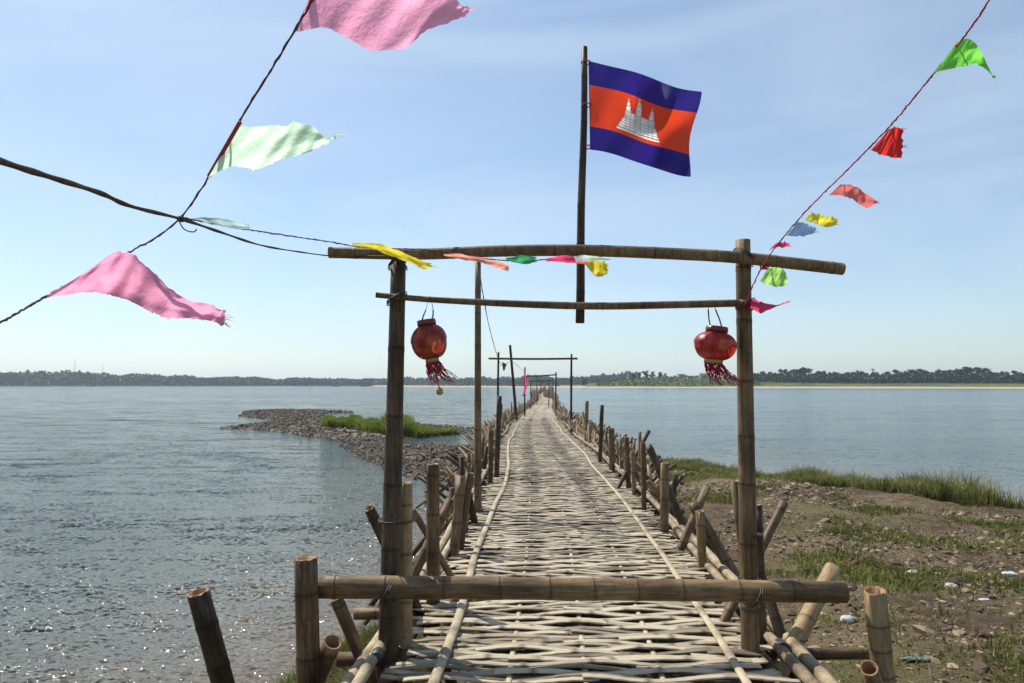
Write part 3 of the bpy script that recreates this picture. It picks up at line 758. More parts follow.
def build_deck():
    rng = np.random.default_rng(5)
    Vs = []; Fs = []; RN = []; ND = []; WN = []; base = 0
    y = 1.2; row = 0
    warp = .42
    while y < 372:
        fine = y < 14; midr = y < 45
        pitch = .094 if y < 60 else (.19 if y < 150 else .38)
        strips = 2 if midr else 1
        step = .035 if y < 8 else (.06 if fine else (.11 if midr else .3))
        par = 1 if row % 2 else -1
        x_l = -1.02-rng.uniform(0, .16); x_r = 1.02+rng.uniform(0, .14)
        dirn = rng.uniform(-.010, .010)
        for s_ in range(strips):
            wd = pitch*1.0/strips*rng.uniform(.95, 1.36)*(1.0 if strips > 1 else .98)
            off = (s_-(strips-1)/2)*pitch/strips*.98+rng.normal(0, .003)
            a0 = x_l+rng.uniform(-.05, .08); a1 = x_r+rng.uniform(-.08, .05)
            cuts = [a0]
            if rng.uniform() < .42: cuts.append(rng.uniform(-.8, .85))
            cuts.append(a1)
            for ci in range(len(cuts)-1):
                b0 = cuts[ci]-(.09 if ci else 0); b1 = cuts[ci+1]
                lift = .006*ci+rng.normal(0, .0045)
                ns = max(4, int((b1-b0)/step)); u = np.linspace(b0, b1, ns+1)
                ndp = rng.uniform(0, .4); gapn = rng.uniform(.32, .46)
                amp = .0118 if y < 60 else .010
                ph = rng.normal(0, .05)
                zc = rng.normal(0, .0016)+amp*par*np.cos(np.pi*(u+ph)/warp)+lift+.004*np.sin(u*9+rng.uniform(0, 6))
                # strips spread apart between the warps and pinch at them when bent under
                lat = off*(1+.0*u)+dirn*u+.012*par*0+(.004*np.cos(2*np.pi*u/(2*warp)+rng.normal(0, .2)))*(1 if s_ else -1)*(.5 if strips > 1 else 0)+.0025*np.sin(u*5+rng.uniform(0, 6))
                yy = y+lat
                w_ = wd*.5*(1+.05*np.sin(u*7+rng.uniform(0, 6)))
                dn = np.abs(((u-ndp)/gapn+.5) % 1-.5)*gapn
                isn = np.clip(1.3-dn/.022, 0, 1) if y < 25 else np.zeros_like(u)
                w_ = w_*(1+.12*isn)*(1+rng.normal(0, .045, len(u))*(1 if y < 14 else 0))
                zc = zc+rng.normal(0, .0007, len(u))
                X0 = cx(yy)+u; Zb = dz(yy)+zc
                th = .007; cr = .0028
                prof = [(-1, -th), (-.93, .1*cr), (-.4, .75*cr), (.4, .8*cr), (.93, .05*cr), (1, -th)] if midr else [(-1, -th), (-.6, cr), (.6, cr), (1, -th)]
                k = len(prof); A = np.zeros((ns+1, k, 3))
                for q, (py, pz) in enumerate(prof):
                    A[:, q, 0] = X0; A[:, q, 1] = yy+py*w_; A[:, q, 2] = Zb+pz+isn*.003
                idx = np.arange((ns+1)*k).reshape(ns+1, k)+base
                Vs.append(A.reshape(-1, 3))
                Fs.append(np.stack([idx[:-1, :-1], idx[1:, :-1], idx[1:, 1:], idx[:-1, 1:]], -1).reshape(-1, 4))
                Fs.append(np.stack([idx[:-1, -1], idx[1:, -1], idx[1:, 0], idx[:-1, 0]], -1).reshape(-1, 4))
                for e in (0, -1):
                    r_ = idx[e]
                    fan = [(r_[0], r_[1], r_[-2], r_[-1])]
                    if k > 4: fan.append((r_[1], r_[2], r_[3], r_[4]))
                    Fs.append(np.array(fan))
                rv = rng.uniform(0, 1); RN.append(np.full((ns+1)*k, rv)); ND.append(np.repeat(isn, k))
                worn = np.exp(-((np.abs(u)-.38)/.17)**2)*np.clip((y-5)/8, 0, 1); WN.append(np.repeat(worn, k))
                base += (ns+1)*k
        y += pitch*rng.uniform(.93, 1.07); row += 1
    return np.concatenate(Vs), np.concatenate(Fs).astype(np.int32), np.concatenate(RN), np.concatenate(ND), np.concatenate(WN)
V, F, rn, nn, wn = build_deck()
obj('woven_deck', V, F, M['deck'], bridge, False, {'rnd': rn, 'node': nn, 'worn': wn})
def along(off, z, y0, y1, st0=.25, wob=.0, seed=0):
    ys = [y0]
    while ys[-1] < y1: ys.append(ys[-1]+max(st0, ys[-1]*.03))
    ys = np.array(ys); xs = cx(ys)+off+wob*(vnoise(ys*.42, ys*0, seed)-.5)*2; zs = dz(ys)+z+wob*.3*(vnoise(ys*1.3, ys*0, seed+3)-.5)
    return [Vector(p) for p in np.stack([xs, ys, zs], -1)]
def runner(name, off, z, r, y0, y1, m, wob=.03, seed=0, flat=1.0, parent=bridge):
    """long flexible culm following the deck, with raised joints"""
    pts = along(off, z, y0, y1, .05 if y1 < 60 else .08, wob, seed)
    rn_ = random.Random(seed); ds = 0; nxt = .2; path = []; rad = []; nod = []
    for i, p in enumerate(pts):
        if i: ds += (p-pts[i-1]).length
        path.append(p)
        near = abs(ds-nxt) < .026
        rad.append(r*(1.13 if near else 1)); nod.append(.8 if near else 0)
        if ds > nxt+.03: nxt = ds+.3*rn_.uniform(.7, 1.3)
    V, F = tube(path, rad, 8)
    V = [(v[0], v[1], p.z+(v[2]-p.z)*flat) for v, p in zip(V, [p for p in path for _ in range(8)])]
    nd_ = [a for a in nod for _ in range(8)]
    return obj(name, V, F, M[m], parent, True, {'node': nd_, 'cut': [0]*len(V), 'rnd': [rn_.random()]*len(V)})
M['run'] = bamboo('sunbleached_runner', (.17, .13, .08), (.32, .265, .17), (.46, .39, .27), rnd=False)
M['rail'] = bamboo('side_rail_bamboo', (.11, .082, .048), (.29, .23, .14), (.46, .385, .26), rnd=False)
runner('runner_strip', -.84, .030, .031, 1.3, 330, 'run', .05, 3, .5)
runner('runner_strip', .84, .030, .026, 1.3, 330, 'run', .045, 8, .5)
for wofs in (-.42, 0, .42): runner('warp_strip', wofs, -0.006, .017, 1.3, 60, 'rail', .008, 11, .45)
for sd in (-1, 1):
    runner('side_rail', sd*1.19, .035, .034, 1.3, 300, 'rail', .035, 20+sd)
    runner('side_rail', sd*1.275, .01, .040, 1.3, 300, 'rail', .03, 30+sd)
    runner('bearer_pole', sd*1.14, -.10, .045, 1.3, 300, 'bamboo_stuff', .03, 40+sd)
# joists under the deck, stubs stick out either side
rj = random.Random(4); jy = [2.2, 3.3, 4.05, 4.75]; 
while jy[-1] < 26: jy.append(jy[-1]+rj.uniform(.8, 1.15))
for y_ in jy:
    c_ = float(cx(y_)); z_ = float(dz(y_))-.075
    a = rj.uniform(.1, .45) if y_ > 3.5 else .5; b_ = rj.uniform(.1, .4) if y_ > 5.5 else .62
    pole('joist', (c_-1.25-a, y_+rj.uniform(-.06, .06), z_-.03), (c_+1.25+b_, y_+rj.uniform(-.06, .06), z_-.03), .042, .036, 'bamboo', bridge, sides=10)
# hand-set stakes close to the camera: (foot px, head px, distance at foot, at head, width px, material, ragged)
RD = lambda wpx, d: wpx*d/FPX/2
near = [
 ((433, 600), (433, 464), 5.5, 5.5, 13, 'bamboo'), ((402, 578), (369, 508), 5.3, 5.1, 11, 'bamboo_dark'),
 ((437, 552), (413, 510), 5.8, 5.7, 7, 'bamboo'), ((402, 600), (450, 500), 6.0, 6.3, 9, 'bamboo_dark'), ((408, 590), (444, 505), 6.3, 6.3, 8, 'bamboo'),
 ((453, 562), (461, 476), 7.0, 7.1, 10, 'bamboo'), ((459, 555), (470, 473), 7.3, 7.3, 8, 'bamboo'), ((474, 520), (465, 478), 8.6, 8.5, 7, 'bamboo_dark'),
 ((490.5, 482), (491.5, 430), 12.1, 12.1, 5, 'bamboo'), ((496.5, 478), (499.5, 396), 12.8, 12.8, 5.2, 'bamboo_dark'),
 ((762, 640), (757, 505), 4.75, 4.75, 10, 'bamboo_dark'), ((744, 560), (735, 481), 5.7, 5.7, 9, 'bamboo_dark'),
 ((742, 586), (784, 503), 5.2, 5.5, 9, 'bamboo'), ((795, 642), (833, 568), 4.6, 4.9, 16, 'bamboo_tan'), ((788, 655), (756, 562), 4.7, 5.0, 11, 'bamboo_dark'),
 ((703, 580), (700, 511), 6.55, 6.5, 9, 'bamboo_tan'), ((741, 586), (692, 503), 6.4, 6.7, 11, 'bamboo'), ((682, 545), (707, 487), 7.3, 7.5, 8, 'bamboo'),
 ((664, 534), (665, 463), 8.1, 8.1, 8.5, 'bamboo'), ((690, 540), (649, 447), 8.2, 8.6, 8, 'bamboo'), ((644, 512), (643, 443), 9.4, 9.4, 5, 'bamboo'),
 ((672, 505), (676, 474), 9.2, 9.2, 5.5, 'bamboo_dark'), ((634, 495), (633, 451), 10.7, 10.7, 4.4, 'bamboo'), ((628.5, 487), (626.5, 437), 11.5, 11.5, 5, 'bamboo'),
 ((660, 495), (636, 463), 10.4, 10.6, 5, 'bamboo'), ((612, 470), (611.5, 428), 13.8, 13.8, 5.8, 'bamboo'), ((600, 462), (602, 405), 15.2, 15.2, 4.2, 'bamboo_dark'),
 ((632, 462), (649, 431), 11.6, 11.9, 4, 'bamboo_dark'), ((586, 441), (587, 401), 20.5, 20.5, 3.8, 'bamboo'), ((611, 452), (590, 420), 15.5, 15.9, 3.2, 'bamboo'),
]
made = 0
for (f, h_, d0, d1, wp, mt) in near:
    a = P(f[0], f[1], d0); b = P(h_[0], h_[1], d1); dr = (a-b).normalized()
    ext = (a.z-(.2 if d0 > 7.5 and f[0] < 512 else .45))/max(.25, -dr.z)
    a2 = a+dr*max(.2, ext); r_ = RD(wp, (d0+d1)/2)
    st = pole('stake', a2, b, r_*1.04, r_*.97, mt, bridge, sides=14, gap=random.uniform(.22, .34), ragged=.006); made += 1
    # wire tie where the stake meets the rail
    if d0 < 9:
        c_ = a+(b-a)*.06
        V, F = tube([c_+Vector((math.cos(t)*r_*1.12, math.sin(t)*r_*1.12, .012*math.sin(t*2))) for t in np.linspace(0, 6.28, 13)[:-1]], .0035, 5, True)
        obj('wire_tie', V, F, M['wire'], st if False else bridge, True)
# the repeated bundles further out
rs = random.Random(31); allst = []
for sd in (-1, 1):
    y_ = 8.3 if sd < 0 else 9.6
    while y_ < 352:
        c_ = float(cx(y_))+sd*(1.25+rs.uniform(-.04, .09)); z_ = float(dz(y_)); water = -.6
        foot = .2 if (y_ < 17 and sd > 0) or y_ < 10 else water
        tall = float(np.interp(y_, [60, 90, 125], [.62, .78, 1.45]))
        pats = rs.choice([(0, 1), (0, 1), (0, 1, 2), (0, 2), (1, 2), (0, 1, 2)])
        for q in pats:
            h_ = tall*rs.uniform(.45, 1.1)*(1.55 if rs.random() < .1 and q == 0 else 1); rr = rs.uniform(.022, .038)
            dy = rs.uniform(-.16, .16)
            if q == 0: top = Vector((c_-sd*.0+rs.uniform(-.05, .05), y_+rs.uniform(-.08, .08), z_+h_)); mid_ = Vector((c_, y_, z_))
            elif q == 1: mid_ = Vector((c_+sd*.05, y_+.09, z_)); top = mid_+Vector((sd*rs.uniform(.15, .55), rs.uniform(-.15, .15), h_*.8))
            else: mid_ = Vector((c_+sd*.12, y_-.1, z_)); top = mid_+Vector((-sd*rs.uniform(.1, .38), rs.uniform(-.15, .15), h_*.75))
            d = (mid_-top).normalized(); bot = mid_+d*((mid_.z-foot)/max(.5, -d.z))
            allst.append((y_, bot, top, rr))
        y_ += rs.uniform(.22, .46) if y_ < 60 else rs.uniform(.35, .7)*(1.3 if y_ > 150 else 1)
allst.sort(key=lambda s: s[0])
for (y_, bot, top, rr) in allst[:100-made]:
    pole('stake', bot, top, rr*1.05, rr*.95, rs.choice(['bamboo', 'bamboo_tan', 'bamboo_dark', 'bamboo_tan']), bridge, sides=9, gap=rs.uniform(.24, .36))
o = many_poles('stake', [(b, t_, r_) for (_, b, t_, r_) in allst[100-made:]], 'bamboo_stuff', bridge); tag(o, 'the many smaller stakes further out along both edges', kind='stuff')
# black rubber straps on the rails near the gate
for (px_, py_, d_) in ((374, 657, 4.35), (777, 640, 4.5)):
    c_ = P(px_, py_, d_); sd = -1 if px_ < 500 else 1
    yy = c_.y; q = Vector((float(cx(yy))+sd*1.19, yy, float(dz(yy))+.035))
    V, F = tube([q+Vector((0, -.055, 0)), q+Vector((0, -.05, 0)), q+Vector((0, .05, 0)), q+Vector((0, .055, 0))], [.02, .039, .040, .02], 10); obj('rubber_strap', V, F, M['strap'], bridge)

# ------------------------------------------------------------------ gate at the head of the bridge
GD = 4.55
gate = thing('bamboo_gateway', 'tall bamboo gateway of two posts and two crossbars over the near bridge end', 'gateway', (float(cx(GD)), GD, DZ))
def px_pole(name, x0, y0, d0, x1, y1, d1, w0, w1, m, parent, ext0=0, ext1=0, **kw):
    a = P(x0, y0, d0); b = P(x1, y1, d1); d = (b-a).normalized()
    return pole(name, a-d*ext0, b+d*ext1, RD(w0, d0), RD(w1, d1), m, parent, **kw)
px_pole('post', 388, 650, GD, 398.5, 256, GD, 22.5, 15, 'bamboo_dark', gate, ext0=.8, gap=.36, bend=.012, sides=18)
px_pole('post', 751, 652, GD, 743, 240, GD, 19, 14.5, 'bamboo', gate, ext0=.8, gap=.34, bend=-.01, sides=18)
px_pole('post', 405, 640, GD+.12, 405, 483, GD+.12, 15, 15, 'bamboo_tan', gate, ext0=.8, gap=.3, sides=18, ragged=.004)
def bent(name, pts, rads, m, parent, gap=.28, sides=14, seed=0, n=16):
    path = catmull(pts, n); rn_ = random.Random(seed)
    L_ = [0]
    for a, b in zip(path, path[1:]): L_.append(L_[-1]+(b-a).length)
    tot = L_[-1]; marks = []; z = gap*.5
    while z < tot-.04: marks.append(z); z += gap*rn_.uniform(.85, 1.15)
    ss = set([0, tot, *L_]); rmean = rads[0]
    prof = {}
    for mk in marks:
        for dlt, s_, nn_ in ((-3, 1, 0), (-1, 1.03, .15), (-.3, 1.06, .35), (.1, .995, 1), (.5, 1.035, .6), (2.2, 1, 0)): ss.add(mk+dlt*rmean*.16); prof[mk+dlt*rmean*.16] = (s_, nn_)
    ss = sorted(x for x in ss if 0 <= x <= tot); out_p = []; rr = []; nod = []
    lx = np.array(L_); arr = np.array([tuple(p) for p in path])
    for s_ in ss:
        p = [np.interp(s_, lx, arr[:, i_]) for i_ in range(3)]; r_ = np.interp(s_/tot, np.linspace(0, 1, len(rads)), rads)
        k_, n_ = prof.get(s_, (1, 0)); out_p.append(p); rr.append(r_*k_); nod += [n_]*sides
    V, F = tube(out_p, rr, sides)
    # hollow ends
    V = [Vector(v) for v in V]; F = F[:-2]; cut = [0]*len(V)
    for end in (0, 1):
        b0 = 0 if end == 0 else len(out_p)*sides-sides
        c_ = Vector(out_p[0] if end == 0 else out_p[-1]); dn = (Vector(out_p[1])-c_ if end == 0 else Vector(out_p[-2])-c_).normalized()
        ring = [V[b0+k] for k in range(sides)]; i0 = len(V)
        V += [c_+(q-c_)*.8 for q in ring]; V += [c_+(q-c_)*.74+dn*.09 for q in ring]; nod += [0]*(2*sides); cut += [1]*(2*sides)
        for k in range(sides):
            j = (k+1) % sides
            f1 = (b0+k, b0+j, i0+j, i0+k); f2 = (i0+k, i0+j, i0+sides+j, i0+sides+k)
            F += [f1, f2] if end else [f1[::-1], f2[::-1]]
        F.append(tuple(i0+sides+k for k in range(sides)))
    return obj(name, [tuple(v) for v in V], F, M[m], parent, True, {'node': nod, 'cut': cut})
gf = GD-.075
pts = [P(329, 252.5, gf), P(420, 254, gf), P(500, 251, gf), P(585, 250.5, gf), P(680, 254, gf), P(743, 258, gf-.015), P(843, 269, gf)]
bent('crossbar', pts, [RD(11.5, gf), RD(12, gf), RD(12.5, gf)], 'bamboo', gate, gap=.33, seed=4)
gf2 = GD-.06
pts = [P(376, 295, gf2), P(430, 299.5, gf2), P(520, 304, gf2), P(600, 306, gf2), P(680, 304.5, gf2), P(742, 303, gf2)]
bent('crossbar', pts, [RD(5.5, gf2), RD(7.5, gf2), RD(7.5, gf2)], 'bamboo', gate, gap=.22, seed=9)
def tie(c, r, parent, mt='wire', turns=3, rad=.0035, axis='Z', tilt=.0, name='wire_tie', ry=None):
    p = []; ry = r if ry is None else ry
    for k in range(int(turns*16)+1):
        a = k/16*6.283; h_ = (k/(turns*16)-.5)*rad*turns*2.6
        v = Vector((math.cos(a)*r, math.sin(a)*ry, h_+tilt*math.cos(a)*r))
        if axis == 'X': v = Vector((v.z, v.y, v.x))
        p.append(Vector(c)+v)
    V, F = tube(p, rad, 5); obj(name, V, F, M[mt], parent)
tie(P(398, 262, GD-.035), .056, gate, tilt=.7, ry=.098); tie(P(398, 262, GD-.035), .056, gate, tilt=-.7, turns=2, ry=.098)
tie(P(397, 299, GD-.03), .060, gate, tilt=.5, ry=.085); tie(P(744, 257, GD-.04), .055, gate, tilt=-.8, ry=.10); tie(P(745, 303, GD-.03), .055, gate, tilt=.3, ry=.085)
tie(P(397, 520, GD+.05), .112, gate, turns=2, ry=.135); tie(P(752, 535, GD+.03), .066, gate, turns=2, ry=.075)
# barrier pole
BF = GD-.145
bar = thing('barrier_pole', 'thick pale bamboo pole tied low across the bridge entrance as a barrier', 'barrier', P(580, 590, BF))
a = P(320, 587, BF); b = P(845, 592.5, BF)
pole('culm', a, b, RD(22, BF), RD(20, BF), 'bamboo_tan', bar, gap=.30, sides=24, bend=.012)
for (px_, py_) in ((389, 588), (750, 592)):
    tie(P(px_, py_, BF+.072), .082, bar, turns=2, axis='X', tilt=.55, ry=.155, rad=.005)
    tie(P(px_, py_, BF+.072), .082, bar, turns=1, axis='X', tilt=-.55, ry=.152)
# ------------------------------------------------------------------ free stakes by the entrance
def ground_z(x, y): return float(bank_h(np.array([x]), np.array([y]))[0][0])
def free_stake(label, f, h_, d0, d1, wp, mt, **kw):
    a = P(f[0], f[1], d0); b = P(h_[0], h_[1], d1); dr = (a-b).normalized(); gz = ground_z(a.x, a.y)-.35
    a2 = a+dr*max(.05, (a.z-gz)/max(.3, -dr.z)); r_ = RD(wp, (d0+d1)/2)
    t_ = thing('bamboo_stake', label, 'stake', a2, 'loose stakes beside the bridge entrance')
    pole('culm', a2, b, r_*1.03, r_*.98, mt, t_, sides=20, **kw); return t_
free_stake('leaning dark bamboo stake at the far left rising from the water edge', (223, 683), (198, 592), 4.6, 4.5, 21, 'bamboo_dark', gap=.3, ragged=.012)
free_stake('thick upright bamboo stake left of the barrier pole end', (309, 683), (306, 558), 4.3, 4.3, 22.5, 'bamboo', gap=.36, ragged=.007)
free_stake('short stake with open hollow top leaning behind the thick upright stake', (315, 683), (333, 642), 4.5, 4.35, 18, 'bamboo', gap=.5)
free_stake('slanting stake under the left end of the barrier pole', (358, 650), (336, 598), 4.55, 4.5, 13, 'bamboo', gap=.4)
free_stake('thick sawn bamboo stake standing on the dirt right of the bridge', (884, 683), (875, 591), 4.35, 4.3, 21, 'bamboo_tan', gap=.16, ragged=.012)
free_stake('short tan stake with round hollow mouth at the foot of the right stake', (880, 700), (869, 668), 4.1, 3.95, 17, 'bamboo_tan', gap=.4)

# tall thin poles along the left rail
def tall_pole(label, f, h_, d, wp, mt='bamboo', d1=None, bend=0):
    a = P(f[0], f[1], d); b = P(h_[0], h_[1], d1 or d); dr = (a-b).normalized()
    t_ = thing('tall_bamboo_pole', label, 'pole', a+dr*.9)
    pole('culm', a+dr*.9, b, RD(wp, d)*1.1, RD(wp, d)*.85, mt, t_, sides=12, gap=.34, bend=bend)
tall_pole('tall thin bamboo pole rising behind the gateway from the left rail', (478, 512), (478, 262), 9.4, 7, 'bamboo', bend=.02)
tall_pole('thin slightly crooked pole leaning left beside the second gateway', (515.5, 408), (510, 345), 41, 2.8, 'bamboo_dark', bend=.12)
# gateways further out
GF = 'smaller gateways further along the bridge'
def far_gate(label, d, lx, rx, topl, topr, beam, ov, wp, knob=.06, lean=0):
    g = thing('bamboo_gateway', label, 'gateway', (float(cx(d)), d, DZ), GF)
    for x_, ty in ((lx, topl), (rx, topr)):
        b = P(x_, ty, d); pole('post', (b.x+lean*.1, d, -.6), b, RD(wp, d), RD(wp, d)*.85, 'bamboo_dark', g, sides=8, gap=.4, bend=.02)
    a = P(lx-ov[0], beam[0], d-.1); b = P(rx+ov[1], beam[1], d-.1); bt = P((lx+rx)/2, (beam[0]+beam[1])/2+.4, d-.1)
    V, F = tube(catmull([a, bt, b], 10), RD(wp*.9, d), 7)
    obj('crossbar', V, F, M['bamboo_dark'], g, True, {'node': [0]*len(V), 'cut': [0]*len(V)})
far_gate('slim second gateway seen through the first, with a long flat crossbar', 26, 498.5, 571.5, 352, 354, (358.5, 358.5), (10, 6), 2.4)
far_gate('third gateway with the red banner on its left post', 48, 525, 556, 367, 372, (376, 374.6), (1, 1), 1.6)
far_gate('fourth and smaller gateway behind the third one', 70, 531, 549, 379, 379, (380.8, 380.3), (.5, .5), 1.1)
far_gate('fifth tiny gateway near the far end of the bridge', 92, 537, 553, 376, 377, (380.5, 380), (.3, .3), .9)
far_gate('farthest tiny gateway of all, closest to the sandbank', 125, 541, 553, 379, 379.5, (382, 381.6), (.2, .2), .7)

# ------------------------------------------------------------------ cloth
def clothmat(name, c, trans=.45, rough=.55, var=.2):
    m = simple(name, c, rough, trans+.22, nscale=8, var=var*.5); t = m.node_tree; b = t.nodes['Principled BSDF']
    cr_ = noise(t, mapped(t, scale=(1, 1, 1)), 30, 4, .6, .8); n = bump(t, b, cr_, .45, .012)
    for q in t.nodes:
        if q.type == 'BSDF_TRANSLUCENT': t.links.new(n.outputs[0], q.inputs['Normal'])
    return m
def cloth(name, top, bot, d0, d1, m, parent, nu=36, nv=16, amp=.03, seed=0, jag=.012, group=None, freq=9, skew=1.2, label=None, edge_in=True):
    """fabric lofted between an upper and a lower outline; d0->d1 is its distance along its length"""
    rn_ = random.Random(seed); ph = [rn_.uniform(0, 6.28) for _ in range(6)]
    def sm(l, u):
        q = u*(len(l)-1); i_ = min(int(q), len(l)-2); f = q-i_
        return l[i_][0]*(1-f)+l[i_+1][0]*f, l[i_][1]*(1-f)+l[i_+1][1]*f
    Wp = catmull([Vector((a, b, 0)) for a, b in top], 8); Wb = catmull([Vector((a, b, 0)) for a, b in bot], 8)
    top = [(p.x, p.y) for p in Wp]; bot = [(p.x, p.y) for p in Wb]
    V = []; F = []
    sc = (d0+d1)/2/FPX
    def torn():
        a_ = np.array([rn_.gauss(0, 1) for _ in range(nu+9)]); k_ = max(1, nu//22); q = np.convolve(a_, np.ones(2*k_+1)/(2*k_+1)**.5, 'same')[:nu+1]*.8
        return q+np.array([(rn_.gauss(0, .8) if rn_.random() < .12 else 0) for _ in range(nu+1)])
    jt = torn(); jb = torn()
    for i_ in range(nu+1):
        u = i_/nu
        for j in range(nv+1):
            v = j/nv
            a = sm(top, u); b = sm(bot, u)
            d = d0+(d1-d0)*u
            wr = math.sin(u*31+v*9+ph[4])*math.sin(v*13-u*17+ph[5])
            x_ = a[0]*(1-v)+b[0]*v; y_ = a[1]*(1-v)+b[1]*v
            w_ = min(1, u*3+.12)
            dd = amp*w_*.45*(.06*wr+math.sin(u*freq+v*skew+ph[0])+.5*math.sin(u*freq*2.1-v*2.5+ph[1])+.35*math.sin(v*7+u*4+ph[2])+.25*math.sin(u*freq*4.3+v*5+ph[3]))
            p = P(x_, y_, d+dd)
            if v == 0: p.z += jag*jt[i_]*w_
            if v == 1: p.z += jag*jb[i_]*w_
            if i_ == nu: p.x += rn_.uniform(-1, 1)*jag*2
            V.append(p)
    for i_ in range(nu):
        for j in range(nv):
            q = i_*(nv+1)+j; F.append((q, q+1, q+nv+2, q+nv+1))
    # loose torn threads at the trailing edge
    for k in range(int(9 if jag > .0035 else 3)):
        j = rn_.randrange(nv); q0 = V[nu*(nv+1)+j]; q1 = q0+Vector((rn_.uniform(.4, 1.0), rn_.uniform(-.3, .3), rn_.uniform(-.5, .4)))*jag*rn_.uniform(3, 9)
        b0 = len(V); wv_ = Vector((0, 0, jag*.35)); V += [q0-wv_, q0+wv_, q1]; F.append((b0, b0+1, b0+2))
    o = obj(name, [tuple(v) for v in V], F, m, parent, True)
    if label: o['label'] = label
    return o
M['pink'] = clothmat('pink_plastic_film', (.98, .42, .61), .6)
M['pinkdull'] = clothmat('dull_pink_film', (.84, .33, .50), .45, var=.4)
M['mint'] = clothmat('mint_green_film', (.68, .94, .68), .5)
M['cyan'] = clothmat('pale_cyan_film', (.55, .75, .75), .5)
M['yellow'] = clothmat('yellow_film', (.85, .72, .06), .45)
M['salmon'] = clothmat('salmon_film', (.9, .38, .3), .45)
M['green'] = clothmat('green_film', (.06, .42, .17), .4)
M['lime'] = clothmat('lime_film', (.22, .75, .09), .45)
M['lime2'] = clothmat('pale_lime_film', (.45, .85, .2), .5)
M['red'] = clothmat('red_film', (.75, .04, .03), .45)
M['coral'] = clothmat('coral_film', (.80, .20, .18), .4)
M['blue'] = clothmat('blue_film', (.42, .60, .90), .5)
M['hotpink'] = clothmat('hot_pink_film', (.85, .08, .22), .45)
M['string'] = simple('red_twine', (.38, .03, .05), .8)
M['string2'] = simple('brown_twine', (.10, .04, .045), .8)
def twine(name, pts, r, m, parent, knots=True, n=24):
    path = catmull(pts, n); rn_ = random.Random(len(pts)*7)
    rad = [r[0]+(r[1]-r[0])*i_/len(path) if hasattr(r, '__len__') else r for i_ in range(len(path))]
    rad = [a*rn_.uniform(.75, 1.35) for a in rad]
    path = [p+Vector((rn_.gauss(0, 1), 0, rn_.gauss(0, 1)))*.0012 for p in path]
    V, F = tube(path, rad, 6); return obj(name, V, F, m, parent)
# left string, from above the camera down across the branch
A = thing('pennant_string', 'dark red twine with large torn pink and mint pennants crossing the upper left sky', 'bunting', P(181, 217, 3.4))
twine('twine', [P(345, -70, 2.4), P(310, 4, 2.6), P(245, 112, 3.0), P(181, 217, 3.4), P(110, 262, 3.1), P(45, 297, 2.85), P(0, 323, 2.65), P(-60, 352, 2.5)], .0045, M['string2'], A)
cloth('pennant', [(322, -42), (365, -52), (410, -45), (440, -20), (458, 2), (469, 8)], [(297, 32), (325, 27), (345, 36), (370, 49), (400, 50), (428, 30), (455, 19), (468, 12)], 2.65, 2.5, M['pink'], A, 110, 24, .03, 3, .0045, label='large pink pennant cut by the top edge of the photo')
cloth('pennant', [(238, 126), (262, 127), (285, 126), (300, 123), (316, 131), (328, 138), (338, 134)], [(208, 178), (232, 166), (258, 170), (285, 158), (303, 155), (318, 148), (326, 143), (339, 135)], 3.1, 3.2, M['mint'], A, 100, 22, .03, 5, .007, label='torn mint green pennant')
cloth('pennant', [(45, 297), (85, 272), (110, 256), (130, 252), (143, 262), (165, 284), (190, 300), (213, 307), (226, 312)], [(46, 298), (70, 294), (95, 292), (118, 298), (140, 307), (165, 315), (190, 318), (208, 321), (224, 325)], 2.85, 3.1, M['pinkdull'], A, 110, 24, .05, 9, .006, freq=12, label='crumpled dull pink pennant')
for (u0, u1) in (((316, -8), (297, 30)), ((240, 122), (209, 176))):
    V, F = tube([P(u0[0], u0[1], 2.63 if u0[0] > 300 else 3.02), P(u1[0], u1[1], 2.73 if u0[0] > 300 else 3.16)], .009, 6)
    obj('hem', V, F, M['string'], A)
# string along the gate beam
Bs = thing('pennant_string', 'twisted twine with small yellow, salmon and green pennants draped along the top crossbar', 'bunting', P(329, 243, 4.4))
df = GD-.15
twine('twine', [P(181, 217, 3.4), P(225, 226, 3.7), P(270, 233, 3.95), P(330, 242, 4.3), P(370, 248, df), P(430, 250, df), P(480, 258, df), P(520, 261, df), P(556, 259, df), P(584, 262, df), P(605, 262, df)], .0035, M['string2'], Bs)
cloth('pennant', [(188, 218), (205, 217), (225, 219), (249, 225)], [(188, 220), (207, 223), (228, 228), (250, 229)], 3.45, 3.8, M['cyan'], Bs, 20, 6, .01, 2, .002, label='pale cyan strip beside the branch')
cloth('pennant', [(352, 243), (372, 243), (392, 248), (412, 256), (430, 263)], [(354, 246), (376, 250), (394, 257), (412, 264), (424, 269), (433, 268)], df-.03, df-.07, M['yellow'], Bs, 24, 8, .02, 4, .004, label='long yellow strip hanging by the left post')
cloth('pennant', [(443, 254), (462, 254), (482, 258), (500, 262), (509, 266)], [(445, 256), (466, 260), (485, 264), (498, 268), (508, 272)], df-.02, df-.05, M['salmon'], Bs, 24, 8, .02, 6, .003, label='salmon pink strip')
cloth('pennant', [(505, 258), (518, 256), (528, 256), (536, 257)], [(507, 260), (516, 263), (525, 264), (537, 262)], df-.02, df-.04, M['green'], Bs, 16, 8, .015, 8, .003, label='small green scrap')
cloth('pennant', [(545, 259), (558, 256), (572, 257), (586, 260)], [(546, 261), (560, 262), (574, 263), (587, 264)], df-.02, df-.03, M['hotpink'], Bs, 16, 6, .015, 12, .003, label='pink scrap left of the flagpole')
cloth('pennant', [(583, 255), (592, 256), (600, 260), (608, 264)], [(585, 264), (592, 273), (600, 277), (607, 275)], df-.03, df-.06, M['yellow'], Bs, 16, 10, .02, 14, .003, label='yellow scrap right of the flagpole')
